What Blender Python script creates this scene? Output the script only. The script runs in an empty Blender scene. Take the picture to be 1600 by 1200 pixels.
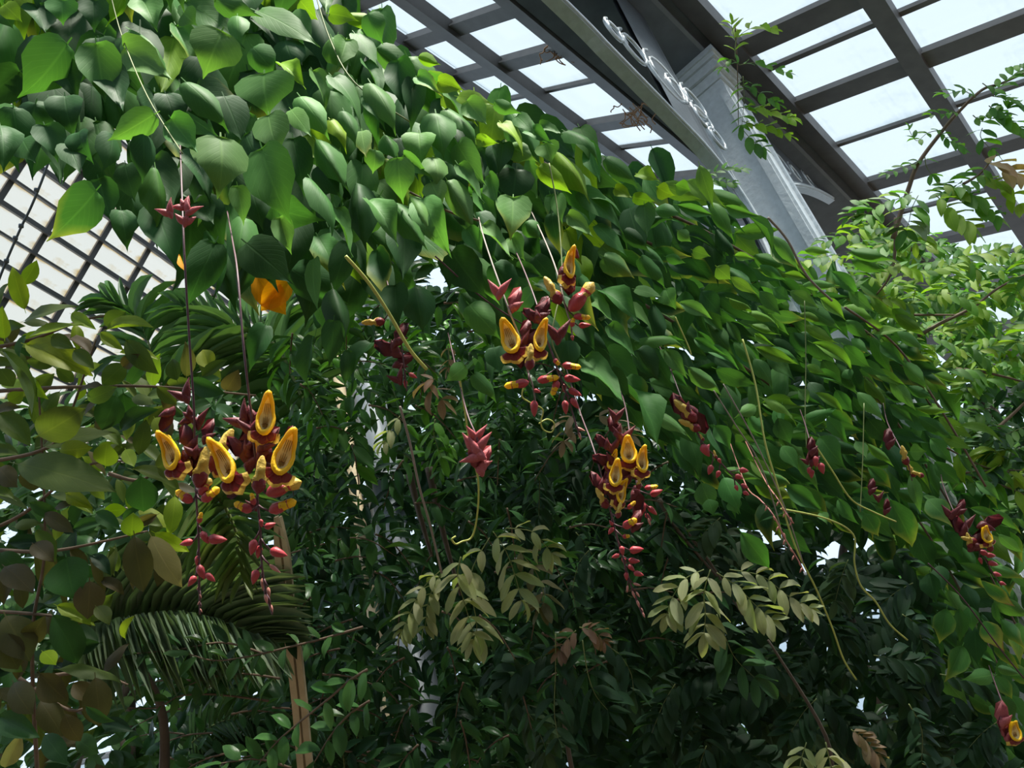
import bpy, math, random
import numpy as np
from mathutils import Vector, Matrix
random.seed(11); rng = np.random.default_rng(11)

# ------------------------------------------------------------------ camera
FPX = 1240.0
ZV = Vector((-564, 1995, -1240)).normalized()          # world up in camera axes
FV = Vector((0, 0, -1)); YV = (FV - ZV * FV.dot(ZV)).normalized(); XV = YV.cross(ZV)
ROT = Matrix((XV, YV, ZV))                              # camera axes -> world
EYE = Vector((0, 0, 1.6))
sc = bpy.context.scene
COL = sc.collection
cam = bpy.data.cameras.new('camera'); cam.sensor_width = 36; cam.lens = FPX / 1600 * 36
cam.clip_start = 0.05; cam.clip_end = 200
camo = bpy.data.objects.new('camera', cam); COL.objects.link(camo)
camo.matrix_world = Matrix.Translation(EYE) @ ROT.to_4x4()
sc.camera = camo
CR, CU, CB = ROT @ Vector((1, 0, 0)), ROT @ Vector((0, 1, 0)), ROT @ Vector((0, 0, 1))   # right, up, back
UP = Vector((0, 0, 1))

def ray(px, py): return ROT @ Vector(((px - 800) / FPX, -(py - 600) / FPX, -1))
def P(px, py, z): return EYE + ray(px, py) * z

# ------------------------------------------------------------------ world, sun, exposure
w = bpy.data.worlds.new('sky'); sc.world = w; w.use_nodes = True
nt = w.node_tree; nt.nodes.clear()
bg = nt.nodes.new('ShaderNodeBackground'); wo = nt.nodes.new('ShaderNodeOutputWorld')
bg.inputs[0].default_value = (0.66, 0.83, 1.0, 1); bg.inputs[1].default_value = 0.75
nt.links.new(bg.outputs[0], wo.inputs[0])
sun = bpy.data.lights.new('sun', 'SUN'); sun.energy = 8.5; sun.angle = math.radians(9); sun.color = (1, 0.95, 0.86)
suno = bpy.data.objects.new('sun', sun); COL.objects.link(suno)
SUN_DIR = Vector((0.34, -0.34, 1.0)).normalized()      # towards the sun
suno.rotation_euler = SUN_DIR.to_track_quat('Z', 'Y').to_euler(); suno.location = (2, -2, 12)
vs = sc.view_settings; vs.view_transform = 'Standard'; vs.look = 'None'; vs.gamma = 1; vs.use_curve_mapping = False
vs.exposure = 0.85

# ------------------------------------------------------------------ materials
def mat(name):
    m = bpy.data.materials.new(name); m.use_nodes = True; m.node_tree.nodes.clear(); return m, m.node_tree
class N:
    def __init__(s, nt): s.nt = nt
    def __call__(s, typ, **kw):
        n = s.nt.nodes.new('ShaderNode' + typ)
        for k, v in kw.items():
            if k.startswith('i_'):
                key = k[2:]; key = int(key) if key.isdigit() else key.replace('_', ' ')
                if hasattr(v, 'is_linked') or isinstance(v, bpy.types.NodeSocket): s.nt.links.new(v, n.inputs[key])
                else: n.inputs[key].default_value = v
            else: setattr(n, k, v)
        return n
    def math(s, op, a, b=0.0, clamp=False):
        n = s.nt.nodes.new('ShaderNodeMath'); n.operation = op; n.use_clamp = clamp
        for i, v in enumerate((a, b)):
            if isinstance(v, bpy.types.NodeSocket): s.nt.links.new(v, n.inputs[i])
            else: n.inputs[i].default_value = v
        return n.outputs[0]
    def mix(s, f, a, b, typ='MIX'):
        n = s.nt.nodes.new('ShaderNodeMix'); n.data_type = 'RGBA'; n.blend_type = typ
        for i, v in ((0, f), (6, a), (7, b)):
            if isinstance(v, bpy.types.NodeSocket): s.nt.links.new(v, n.inputs[i])
            else: n.inputs[i].default_value = v if i == 0 else (v if len(v) == 4 else (*v, 1))
        return n.outputs[2]
    def out(s, sh):
        o = s.nt.nodes.new('ShaderNodeOutputMaterial'); s.nt.links.new(sh, o.inputs[0])

def leaf_material(name, joined, rough=0.55, transl=0.32, veins=9.0, vein_amt=0.45, spec=0.13):
    m, nt = mat(name); n = N(nt)
    if joined:
        at = n('Attribute', attribute_name='tint'); tint, age = at.outputs['Color'], at.outputs['Alpha']
    else:
        oi = n('ObjectInfo'); tint, age = oi.outputs['Color'], oi.outputs['Alpha']
    uv = n('UVMap'); sep = n('SeparateXYZ', i_0=uv.outputs[0])
    u = n.math('ABSOLUTE', n.math('SUBTRACT', sep.outputs[0], 0.5)); v = sep.outputs[1]
    geo = n('NewGeometry')
    ph = n.math('SUBTRACT', n.math('MULTIPLY', v, veins), n.math('MULTIPLY', u, 7.0))
    fr = n.math('ABSOLUTE', n.math('SUBTRACT', n.math('FRACT', ph), 0.5))
    side = n.math('SUBTRACT', 1.0, n.math('MULTIPLY', fr, 9.0), True)
    midr = n.math('SUBTRACT', 1.0, n.math('MULTIPLY', u, 26.0), True)
    vein = n.math('MAXIMUM', n.math('MULTIPLY', side, 0.38), midr)
    noi = n('TexNoise', i_Scale=16.0, i_Detail=3.0)
    nt.links.new(geo.outputs['Position'], noi.inputs['Vector'])
    c = n.mix(noi.outputs[0], n.mix(1.0, tint, (0.72, 0.78, 0.7), 'MULTIPLY'), n.mix(1.0, tint, (1.25, 1.2, 1.2), 'MULTIPLY'))
    c = n.mix(n.math('MULTIPLY', vein, vein_amt), c, n.mix(1.0, tint, (1.9, 1.7, 1.6), 'MULTIPLY'))
    # age: 1 healthy; below 1 the tip and margin yellow, then brown
    bad = n.math('SUBTRACT', 1.0, age)
    edge = n.math('ADD', n.math('MULTIPLY', n.math('POWER', v, 2.0), 1.1), n.math('MULTIPLY', n.math('POWER', n.math('MULTIPLY', u, 2.0), 2.0), 0.45))
    edge = n.math('ADD', edge, n.math('MULTIPLY', n.math('SUBTRACT', noi.outputs[0], 0.5), 0.7))
    yel = n.math('MULTIPLY', n.math('SUBTRACT', n.math('MULTIPLY', edge, bad), 0.18, True), 3.0, True)
    brn = n.math('MULTIPLY', n.math('SUBTRACT', n.math('MULTIPLY', edge, bad), 0.75, True), 9.0, True)
    c = n.mix(yel, c, (0.31, 0.34, 0.07)); c = n.mix(brn, c, (0.30, 0.16, 0.07))
    bump = n('Bump', i_Strength=0.12, i_Distance=0.003)
    nt.links.new(n.math('SUBTRACT', n.math('MULTIPLY', noi.outputs[0], 0.6), vein), bump.inputs['Height'])
    pb = n('BsdfPrincipled', i_Roughness=rough); pb.inputs['Specular IOR Level'].default_value = spec
    nt.links.new(c, pb.inputs['Base Color']); nt.links.new(bump.outputs[0], pb.inputs['Normal'])
    tr = n('BsdfTranslucent'); nt.links.new(n.mix(1.0, c, (1.35, 1.5, 0.5), 'MULTIPLY'), tr.inputs[0])
    mx = n('MixShader'); mx.inputs[0].default_value = transl
    nt.links.new(pb.outputs[0], mx.inputs[1]); nt.links.new(tr.outputs[0], mx.inputs[2])
    n.out(mx.outputs[0]); return m

def solid(name, col, rough=0.5, metal=0.0, noise=0.25, scale=20.0, bump=0.2, transl=0.0, col2=None, spec=0.5):
    m, nt = mat(name); n = N(nt)
    tc = n('TexCoord'); noi = n('TexNoise', i_Scale=scale, i_Detail=5.0); nt.links.new(tc.outputs['Object'], noi.inputs['Vector'])
    a = [x * (1 - noise) for x in col]; b = col2 or [min(1, x * (1 + noise)) for x in col]
    c = n.mix(noi.outputs[0], a, b)
    bm = n('Bump', i_Strength=bump, i_Distance=0.01); nt.links.new(noi.outputs[0], bm.inputs['Height'])
    pb = n('BsdfPrincipled', i_Roughness=rough, i_Metallic=metal); pb.inputs['Specular IOR Level'].default_value = spec
    nt.links.new(c, pb.inputs['Base Color']); nt.links.new(bm.outputs[0], pb.inputs['Normal'])
    if transl:
        tr = n('BsdfTranslucent'); nt.links.new(c, tr.inputs[0]); mx = n('MixShader'); mx.inputs[0].default_value = transl
        nt.links.new(pb.outputs[0], mx.inputs[1]); nt.links.new(tr.outputs[0], mx.inputs[2]); n.out(mx.outputs[0])
    else: n.out(pb.outputs[0])
    return m

def glass_material(name, stain, amount, base=(0.78, 0.80, 0.80)):
    m, nt = mat(name); n = N(nt)
    tc = n('TexCoord'); noi = n('TexNoise', i_Scale=2.2, i_Detail=6.0, i_Roughness=0.65); nt.links.new(tc.outputs['Object'], noi.inputs['Vector'])
    mp = n('Mapping'); mp.inputs['Scale'].default_value = (0.8, 14, 8); nt.links.new(tc.outputs['Object'], mp.inputs['Vector'])
    no2 = n('TexNoise', i_Scale=1.6, i_Detail=5.0); nt.links.new(mp.outputs[0], no2.inputs['Vector'])
    oi = n('ObjectInfo')
    # dirt gathers along the pane's edges (generated coordinates)
    sp = n('SeparateXYZ', i_0=tc.outputs['Generated'])
    ex = n.math('ABSOLUTE', n.math('SUBTRACT', sp.outputs[0], 0.5)); ey = n.math('ABSOLUTE', n.math('SUBTRACT', sp.outputs[1], 0.5))
    e = n.math('POWER', n.math('MULTIPLY', n.math('MAXIMUM', ex, ey), 2.0), 9.0)
    d = n.math('MULTIPLY', n.math('SUBTRACT', n.math('ADD', n.math('ADD', noi.outputs[0], n.math('MULTIPLY', no2.outputs[0], 0.35)), n.math('MULTIPLY', e, 0.5)), 0.72, True), amount, True)
    d = n.math('MULTIPLY', d, n.math('ADD', 0.5, oi.outputs['Random']), True)
    tcol = n.mix(d, base, stain)
    t = n('BsdfTransparent'); nt.links.new(tcol, t.inputs[0])
    tl = n('BsdfTranslucent'); nt.links.new(n.mix(d, (0.9, 0.93, 0.97), stain), tl.inputs[0])
    gl = n('BsdfGlossy', i_Roughness=0.15)
    m1 = n('MixShader'); m1.inputs[0].default_value = 0.05
    nt.links.new(t.outputs[0], m1.inputs[1]); nt.links.new(tl.outputs[0], m1.inputs[2])
    m2 = n('MixShader'); m2.inputs[0].default_value = 0.04
    nt.links.new(m1.outputs[0], m2.inputs[1]); nt.links.new(gl.outputs[0], m2.inputs[2]); n.out(m2.outputs[0]); return m

M = {}
M['vine'] = leaf_material('vine_leaf', False); M['vine_j'] = leaf_material('vine_leaf_joined', True)
M['gloss'] = leaf_material('glossy_leaf', False, 0.28, 0.25, 11, 0.25); M['gloss_j'] = leaf_material('glossy_leaf_joined', True, 0.28, 0.25, 11, 0.25)
M['soft'] = leaf_material('soft_leaf', False, 0.55, 0.45, 10, 0.3, 0.3); M['soft_j'] = leaf_material('soft_leaf_joined', True, 0.55, 0.45, 10, 0.3, 0.3)
M['palm'] = leaf_material('palm_leaf', False, 0.36, 0.25, 0.0, 0.3); M['palm_j'] = leaf_material('palm_leaf_joined', True, 0.36, 0.25, 0.0, 0.3)
M['stem'] = solid('green_stem', (0.16, 0.20, 0.06), 0.6, noise=0.4)
M['tendril'] = solid('yellow_tendril', (0.42, 0.46, 0.10), 0.5)
M['woody'] = solid('woody_stem', (0.15, 0.10, 0.065), 0.75, noise=0.5, scale=40)
M['dark_stem'] = solid('purple_stem', (0.085, 0.035, 0.045), 0.55)
M['grey_stem'] = solid('grey_stem', (0.24, 0.20, 0.17), 0.7)
M['dry'] = solid('dry_stem', (0.30, 0.17, 0.09), 0.8, noise=0.5)
M['yellow'] = solid('petal_yellow', (0.98, 0.60, 0.008), 0.5, noise=0.08, scale=30, transl=0.25)
M['pale'] = solid('petal_pale', (0.90, 0.76, 0.38), 0.5, noise=0.15, scale=25, transl=0.25)
M['tan'] = solid('petal_tan', (0.62, 0.38, 0.06), 0.5, noise=0.3, scale=18, transl=0.2, col2=(0.75, 0.56, 0.10))
M['maroon'] = solid('petal_maroon', (0.17, 0.010, 0.014), 0.45, noise=0.25, transl=0.12)
M['bract'] = solid('bract_maroon', (0.13, 0.016, 0.022), 0.5, noise=0.3, transl=0.2)
M['bract_pink'] = solid('bract_pink', (0.45, 0.11, 0.12), 0.5, noise=0.3, transl=0.25)
M['stamen'] = solid('stamen', (0.52, 0.33, 0.10), 0.6)
M['bud'] = solid('bud_red', (0.40, 0.045, 0.055), 0.38, noise=0.3, scale=30, transl=0.1)
M['bud_pale'] = solid('bud_pale', (0.47, 0.19, 0.15), 0.5, noise=0.3)
M['iron'] = solid('dark_iron', (0.115, 0.135, 0.16), 0.5, 0.2, 0.35, 9, 0.15)
M['bar'] = solid('bar_paint', (0.11, 0.11, 0.115), 0.5, 0.1, 0.35, 9, 0.15)
M['silver'] = solid('silver_paint', (0.55, 0.59, 0.62), 0.32, 0.25, 0.2, 30, 0.35)
M['spandrel'] = solid('spandrel_paint', (0.11, 0.125, 0.14), 0.4, 0.4, 0.2, 30, 0.2)
M['greycol'] = solid('grey_column_paint', (0.18, 0.20, 0.225), 0.45, 0.1, 0.15, 12, 0.2)
M['glass'] = glass_material('roof_glass', (0.62, 0.66, 0.66), 1.2)
M['glass_old'] = glass_material('stained_glass_pane', (0.74, 0.56, 0.30), 2.6, (0.92, 0.85, 0.76))
M['soil'] = solid('soil', (0.06, 0.045, 0.03), 0.9, 0, 0.5, 6, 0.6)
M['post'] = solid('pale_wood', (0.55, 0.43, 0.27), 0.7, 0, 0.45, 14, 0.4)
M['bark'] = solid('bark', (0.10, 0.075, 0.055), 0.85, 0, 0.5, 18, 0.7)

# ------------------------------------------------------------------ mesh helpers
def link(o): COL.objects.link(o); return o
def mesh(name, verts, faces, mats, uv=None, smooth=True, fm=None):
    me = bpy.data.meshes.new(name); me.from_pydata([tuple(v) for v in verts], [], faces)
    for m in (mats if isinstance(mats, (list, tuple)) else [mats]): me.materials.append(m)
    if fm: me.polygons.foreach_set('material_index', fm)
    if smooth: me.polygons.foreach_set('use_smooth', [True] * len(me.polygons))
    if uv is not None:
        l = me.uv_layers.new(name='UVMap'); vi = np.empty(len(me.loops), dtype=np.int32); me.loops.foreach_get('vertex_index', vi)
        l.data.foreach_set('uv', np.asarray(uv, dtype=np.float32)[vi].ravel())
    me.update(); return me
def obj(name, me, parent=None, mw=None):
    """mw: matrix relative to the parent (parents carry translation only)"""
    o = link(bpy.data.objects.new(name, me))
    if parent: o.parent = parent
    if mw is not None: o.matrix_basis = mw
    return o
def tag(o, label, cat=None, group=None, kind=None):
    o['label'] = label
    if cat: o['category'] = cat
    if group: o['group'] = group
    if kind: o['kind'] = kind
    return o
def empty(name, loc):
    o = link(bpy.data.objects.new(name, None)); o.location = loc; o.empty_display_size = 0.1; return o

class Geo:
    def __init__(s): s.v, s.f = [], []
    def box(s, c, ax, half):
        """box with centre c, three axes and half sizes"""
        b = len(s.v)
        for i in (-1, 1):
            for j in (-1, 1):
                for k in (-1, 1): s.v.append(c + ax[0] * (i * half[0]) + ax[1] * (j * half[1]) + ax[2] * (k * half[2]))
        s.f += [[b + q for q in f] for f in ((0, 1, 3, 2), (4, 6, 7, 5), (0, 4, 5, 1), (2, 3, 7, 6), (0, 2, 6, 4), (1, 5, 7, 3))]
        return s
    def tube(s, pts, rad, n=6, cap=True):
        pts = [Vector(p) for p in pts]; b = len(s.v); up = Vector((0.3, 0.2, 0.93))
        for i, p in enumerate(pts):
            d = (pts[min(i + 1, len(pts) - 1)] - pts[max(i - 1, 0)]).normalized()
            a = d.cross(up)
            if a.length < 1e-3: a = d.cross(Vector((1, 0, 0)))
            a.normalize(); c = d.cross(a); r = rad[i] if isinstance(rad, (list, tuple)) else rad
            for k in range(n):
                t = 2 * math.pi * k / n; s.v.append(p + a * (math.cos(t) * r) + c * (math.sin(t) * r))
        for i in range(len(pts) - 1):
            for k in range(n): s.f.append([b + i * n + k, b + i * n + (k + 1) % n, b + (i + 1) * n + (k + 1) % n, b + (i + 1) * n + k])
        if cap: s.f.append([b + k for k in range(n)][::-1]); s.f.append([b + (len(pts) - 1) * n + k for k in range(n)])
        return s
    def sweep(s, pts, side, up, w, h):
        """rectangular section along pts"""
        b = len(s.v); m = len(pts)
        for i, p in enumerate(pts):
            d = (pts[min(i + 1, m - 1)] - pts[max(i - 1, 0)]).normalized(); u = side.cross(d).normalized()
            for a, c in ((-1, -1), (1, -1), (1, 1), (-1, 1)): s.v.append(p + side * (a * w / 2) + u * (c * h / 2))
        for i in range(m - 1):
            for k in range(4): s.f.append([b + i * 4 + k, b + i * 4 + (k + 1) % 4, b + i * 4 + 4 + (k + 1) % 4, b + i * 4 + 4 + k])
        s.f += [[b + 3, b + 2, b + 1, b], [b + (m - 1) * 4 + k for k in range(4)]]
        return s
    def build(s, name, m, parent=None, smooth=False, origin=None):
        o0 = origin if origin is not None else (parent_loc(parent) if parent else Vector((0, 0, 0)))
        pl = parent_loc(parent) if parent else Vector((0, 0, 0))
        me = mesh(name, [v - o0 for v in s.v], s.f, m, smooth=smooth)
        return obj(name, me, parent, Matrix.Translation(o0 - pl))
def parent_loc(o):
    l = Vector((0, 0, 0))
    while o: l += o.matrix_basis.translation; o = o.parent
    return l
def smooth_path(pts, k=6):
    """Catmull-Rom through points"""
    out = []; n = len(pts)
    for i in range(n - 1):
        a, b, c, d = pts[max(i - 1, 0)], pts[i], pts[i + 1], pts[min(i + 2, n - 1)]
        for j in range(k):
            t = j / k; out.append(0.5 * ((2 * b) + (c - a) * t + (2 * a - 5 * b + 4 * c - d) * t * t + (3 * b - a - 3 * c + d) * t ** 3))
    out.append(pts[-1]); return out

# ------------------------------------------------------------------ the glasshouse
AZ = math.radians(36.4)
D1 = Vector((math.sin(AZ), math.cos(AZ), 0)); D3 = Vector((-math.cos(AZ), math.sin(AZ), 0))   # along the house / across it
def hit(px, py, pt, nrm):
    r = ray(px, py); return EYE + r * ((pt - EYE).dot(nrm) / r.dot(nrm))
COLTOP = P(1098, 128, 5.5); HB = COLTOP.z + 0.02        # beam soffit height
CX = COLTOP.copy(); CX.z = 0

floor = obj('floor', mesh('floor', [(-16, -8, 0), (20, -8, 0), (20, 26, 0), (-16, 26, 0)], [(0, 1, 2, 3)], M['soil'], smooth=False))
tag(floor, 'dark soil ground of the planting beds', kind='structure')
ceil = empty('ceiling', (0, 0, 0)); tag(ceil, 'sloping glazed roof on dark iron bars and purlins', kind='structure')

def roof_panel(parent, org, along, upslope, bars, lines, sa, gm, depth=0.09, bm='bar', ends=None):
    """org: point on plane; bars: [(s, w)] positions along; lines: [(u, w)] positions up the slope"""
    nrm = along.cross(upslope).normalized()
    if nrm.z < 0: nrm = -nrm
    s0, s1 = bars[0][0], bars[-1][0]; u0, u1 = lines[0][0], lines[-1][0]
    for s, wd in bars:
        c = org + along * s + upslope * ((u0 + u1) / 2)
        d = depth * (1.0 if wd > 0.05 else 0.5)
        Geo().box(c - nrm * d / 2, (along, upslope, nrm), (wd / 2, (u1 - u0) / 2, d / 2)).build('glazing_bar', M[bm], parent, origin=c)
        if wd > 0.05:
            Geo().box(c - nrm * (d + 0.006), (along, upslope, nrm), (wd * 0.8, (u1 - u0) / 2, 0.006)).build('bar_flange', M[bm], parent, origin=c - nrm * d)
    for u, wd in lines:
        c = org + along * ((s0 + s1) / 2) + upslope * u
        Geo().box(c - nrm * (depth * 0.7 + 0.02), (along, upslope, nrm), ((s1 - s0) / 2, wd / 2, depth * 0.7)).build('purlin', M[bm], parent, origin=c)
    for (sa_, _), (sb, _) in zip(bars, bars[1:]):
        for (ua, _), (ub, _) in zip(lines, lines[1:]):
            c = org + along * ((sa_ + sb) / 2) + upslope * ((ua + ub) / 2) + nrm * 0.012
            hs, hu = (sb - sa_) / 2, (ub - ua) / 2
            me = mesh('pane', [Vector((i * hs, j * hu, k * 0.003)) for i in (-1, 1) for j in (-1, 1) for k in (-1, 1)],
                      [(0, 1, 3, 2), (4, 6, 7, 5), (0, 4, 5, 1), (2, 3, 7, 6), (0, 2, 6, 4), (1, 5, 7, 3)], gm, smooth=False)
            obj('pane', me, parent, Matrix.Translation(c - parent_loc(parent)) @ Matrix((along, upslope, nrm)).transposed().to_4x4())
def proj(pt, org, ax): return (pt - org).dot(ax)

# beam with its two edges, from the photograph's lines at the soffit height
SOF = Vector((0, 0, HB))
tL = proj(hit(930, 105, SOF, UP), EYE, D3); tR = proj(hit(1135, 120, SOF, UP), EYE, D3)
bs = proj(COLTOP, EYE, D1)
bc = EYE + D1 * (bs + 1.5) + D3 * ((tL + tR) / 2); bc.z = HB + 0.20
# left (far) slope, rising away
U1 = (D3 * math.cos(math.radians(38)) + UP * math.sin(math.radians(38))).normalized()
O1 = EYE + D3 * tL; O1.z = HB + 0.12
N1 = D1.cross(U1)
def q1(px, py): h = hit(px, py, O1, N1); return proj(h, O1, D1), proj(h, O1, U1)
sL = [(q1(688, 42)[0], .10), (q1(779, 94)[0], .10), (q1(866, 136)[0], .04), (q1(926, 189)[0], .10), (q1(1000, 224)[0], .04), (q1(1066, 270)[0], .10)]
dS = (sL[-1][0] - sL[0][0]) / 5
sL = [(sL[0][0] - dS * k, .10 if k % 2 else .04) for k in range(10, 0, -1)] + sL + [(sL[-1][0] + dS * k, .04 if k % 2 else .10) for k in (1, 2, 3, 4, 5, 6)]
uL1 = q1(850, 143)[1]; uL0 = q1(786, 160)[1]
roof_panel(ceil, O1, D1, U1, [(s, w * .75) for s, w in sL], [(0, .10), (uL1, .11), (uL0, .06)] + [(uL0 + (uL0 - uL1) * k, .11 if k % 2 else .06) for k in (1, 2, 3, 4)], 0, M['glass'], .06)
# right (near) slope
SL2 = math.radians(24)
U2 = (D3 * math.cos(SL2) + UP * math.sin(SL2)).normalized(); N2 = D1.cross(U2)
O2 = EYE + D3 * (tR - 0.06); O2.z = HB + 0.20
def q2(px, py): h = hit(px, py, O2, N2); return proj(h, O2, D1), proj(h, O2, U2)
sR = sorted([(q2(1138, 76)[0], .12), (q2(1182, 112)[0], .05), (q2(1232, 163)[0], .12), (q2(1306, 224)[0], .045), (q2(1362, 280)[0], .12)])
dR = sR[-1][0] - sR[-2][0]
sR = [(sR[0][0] - dR * k, .12 if k % 2 == 0 else .05) for k in (4, 3, 2, 1)] + sR + [(sR[-1][0] + dR * k, .12 if k % 2 == 0 else .045) for k in range(1, 9)]
uE = q2(1240, 165)[1]; uP = q2(1474, 157)[1]
roof_panel(ceil, O2, D1, U2, sR, [(uP * 3 - uE * 2, .13), (uP * 2 - uE, .13), (uP, .13), (uE, .13)], 0, M['glass'], .06)
# beam: soffit plate, web, right upstand with pale lip
ax = (D1, D3, UP); bl = 9.0
Geo().box(bc, ax, (bl, (tL - tR) / 2, 0.20)).build('beam', M['iron'], ceil, origin=bc)
lip = bc - D3 * ((tL - tR) / 2 + 0.012) + UP * -0.19
Geo().box(lip, ax, (bl, 0.012, 0.012)).build('beam_lip', M['greycol'], ceil, origin=lip)
gu = bc - D3 * ((tL - tR) / 2 + 0.10) + UP * 0.02
Geo().box(gu, ax, (bl, 0.09, 0.10)).build('gutter', M['iron'], ceil, origin=gu)

# column with capital, arched ribs, spandrel plates and scrolls
colm = empty('iron_column', CX)
tag(colm, 'silver painted iron column with moulded capital and scrollwork arches under the roof beam', 'column')
cw = 0.135
g = Geo().box(CX + UP * (HB / 2 - 0.1), ax, (cw, cw, HB / 2 - 0.1)); g.build('shaft', M['silver'], colm)
for sgn, axs in ((-1, D1), (-1, D3)):
    for e in (-1, 1):
        o_ = D3 if axs is D1 else D1
        c = CX + axs * (sgn * (cw + 0.008)) + o_ * (e * (cw - 0.025)) + UP * (HB / 2 - 0.15)
        hx = (0.008, 0.025, HB / 2 - 0.2) if axs is D1 else (0.025, 0.008, HB / 2 - 0.2)
        Geo().box(c, ax, hx).build('corner_bead', M['silver'], colm)
g = Geo()
for k, (zz, hw, hh) in enumerate(((0.02, .20, .02), (0.06, .185, .02), (0.10, .165, .02), (0.14, .175, .018), (0.20, .15, .04))):
    g.box(CX + UP * (HB - zz), ax, (hw, hw, hh))
g.build('capital', M['silver'], colm)
NA = D3                                                  # normal of the arcade plane
AP = CX - D3 * 0.0
def ap(px, py): return hit(px, py, AP - D3 * 0.02, NA)
ribL = smooth_path([ap(862, 0) - D1 * 4.2 + UP * 0.10, ap(862, 0) - D1 * 1.6 + UP * 0.22] + [ap(*p) for p in ((862, 0), (950, 88), (1047, 186), (1100, 242), (1145, 300), (1185, 365), (1220, 440), (1270, 540))])
ribR = smooth_path([ap(*p) for p in ((1214, 322), (1218, 303), (1235, 295), (1275, 303), (1327, 333), (1400, 385), (1480, 450))])
for rp in (ribL, ribR):
    Geo().sweep(rp, D3, UP, 0.06, 0.015).build('arch_rib', M['silver'], colm)
    Geo().sweep([p + UP * 0.035 for p in rp], D3, UP, 0.03, 0.055).build('rib_web', M['silver'], colm)
    g = Geo(); b = []
    Geo().tube([p - D3 * 0.034 + UP * 0.012 for p in rp], 0.011, 6).build('rib_highlight', M['silver'], colm, smooth=True)  # strip added along the rib edge to draw its bright highlight
    if rp is ribL: rp = rp[26:]
    for p in rp:
        top = max(HB - 0.005, p.z + 0.01)
        for dd in (-0.012, 0.012): g.v += [p + D3 * dd, Vector((p.x + D3.x * dd, p.y + D3.y * dd, top))]
    for i in range(len(rp) - 1):
        k = i * 4
        g.f += [[k, k + 4, k + 5, k + 1], [k + 2, k + 3, k + 7, k + 6], [k + 1, k + 5, k + 7, k + 3], [k, k + 2, k + 6, k + 4]]
    g.build('spandrel', M['spandrel'], colm)
for (x, y, r) in ((1040, 122, .20), (1058, 140, .11), (1085, 160, .14), (1098, 184, .12), (990, 75, .13), (960, 48, .08),
                  (1120, 215, .10), (1200, 268, .13), (1222, 255, .12), (1242, 270, .10), (1262, 280, .10), (1290, 300, .08), (1312, 318, .07)):
    c = hit(x, y, AP - D3 * 0.03, NA); pts = []
    for k in range(22):
        t = k / 21 * 2 * math.pi * 1.25; rr = r * (1 - 0.35 * k / 21)
        pts.append(c + D1 * (rr * math.cos(t + 2)) + UP * (rr * math.sin(t + 2)))
    Geo().tube(pts, 0.010, 5).build('scroll', M['silver'], colm, smooth=True)

# the far left stained slope
AZ2 = math.radians(15.0)
E1 = Vector((math.sin(AZ2), math.cos(AZ2), 0)); E3 = Vector((math.cos(AZ2), -math.sin(AZ2), 0))
U3 = (E3 * math.cos(math.radians(53)) + UP * math.sin(math.radians(53))).normalized(); N3 = E1.cross(U3)
O3 = P(150, 400, 6.5)
win = empty('window_1', (O3.x, O3.y, 0)); tag(win, 'rust stained glazed slope behind the left shrubs', kind='structure')
def q3(px, py): h = hit(px, py, O3, N3); return proj(h, O3, E1), proj(h, O3, U3)
bb = [q3(22, 327)[0], q3(88, 335)[0], q3(136, 412)[0], q3(208, 428)[0], q3(258, 475)[0]]
db = (bb[-1] - bb[1]) / 3
b3 = [(bb[1] + db * k, .045) for k in range(-4, 9)]
l_ = [q3(140, 312)[1], q3(139, 408)[1], q3(55, 435)[1]]
dl = (l_[0] - l_[2]) / 2
l3 = sorted((l_[1] + dl * k / 2, .035 if k % 2 == 0 else .018) for k in range(-9, 7))
roof_panel(win, O3, E1, U3, b3, l3, 0, M['glass_old'], 0.04)

# glazed back wall far behind the planting
WB = P(900, 1000, 11.0); WB.z = 0
back = empty('wall_back', WB); tag(back, 'far glazed wall seen in the gaps of the planting', kind='structure')
ax1 = (Vector((1, 0.1, 0))).normalized()
roof_panel(back, WB, ax1, UP, [(-9 + 1.5 * k, .09) for k in range(14)], [(0, .2), (1.4, .06), (2.8, .12), (4.2, .06)], 0, M['glass'], 0.08)

# unseen masonry walls added behind and beside the camera to cut stray sky light
M['stone'] = solid('blocker_masonry', (0.16, 0.15, 0.13), 0.85, 0, 0.4, 5, 0.6)
for nm, c, hx, lab in (('wall_blocker_rear', Vector((0, -3.0, 2.0)), (7, .2, 2.0), 'unseen wall added behind the camera to block sky light'), ('wall_blocker_right', Vector((4.6, -0.5, 1.6)), (.2, 2.7, 1.6), 'unseen wall added right of the camera to block sky light'), ('wall_blocker_left', Vector((-5.6, 0, 1.8)), (.2, 3.2, 1.8), 'unseen wall added left of the camera to block sky light')):
    o = Geo().box(c, (Vector((1, 0, 0)), Vector((0, 1, 0)), UP), hx).build(nm, M['stone'], origin=Vector((c.x, c.y, 0))); tag(o, lab, kind='structure')

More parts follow.
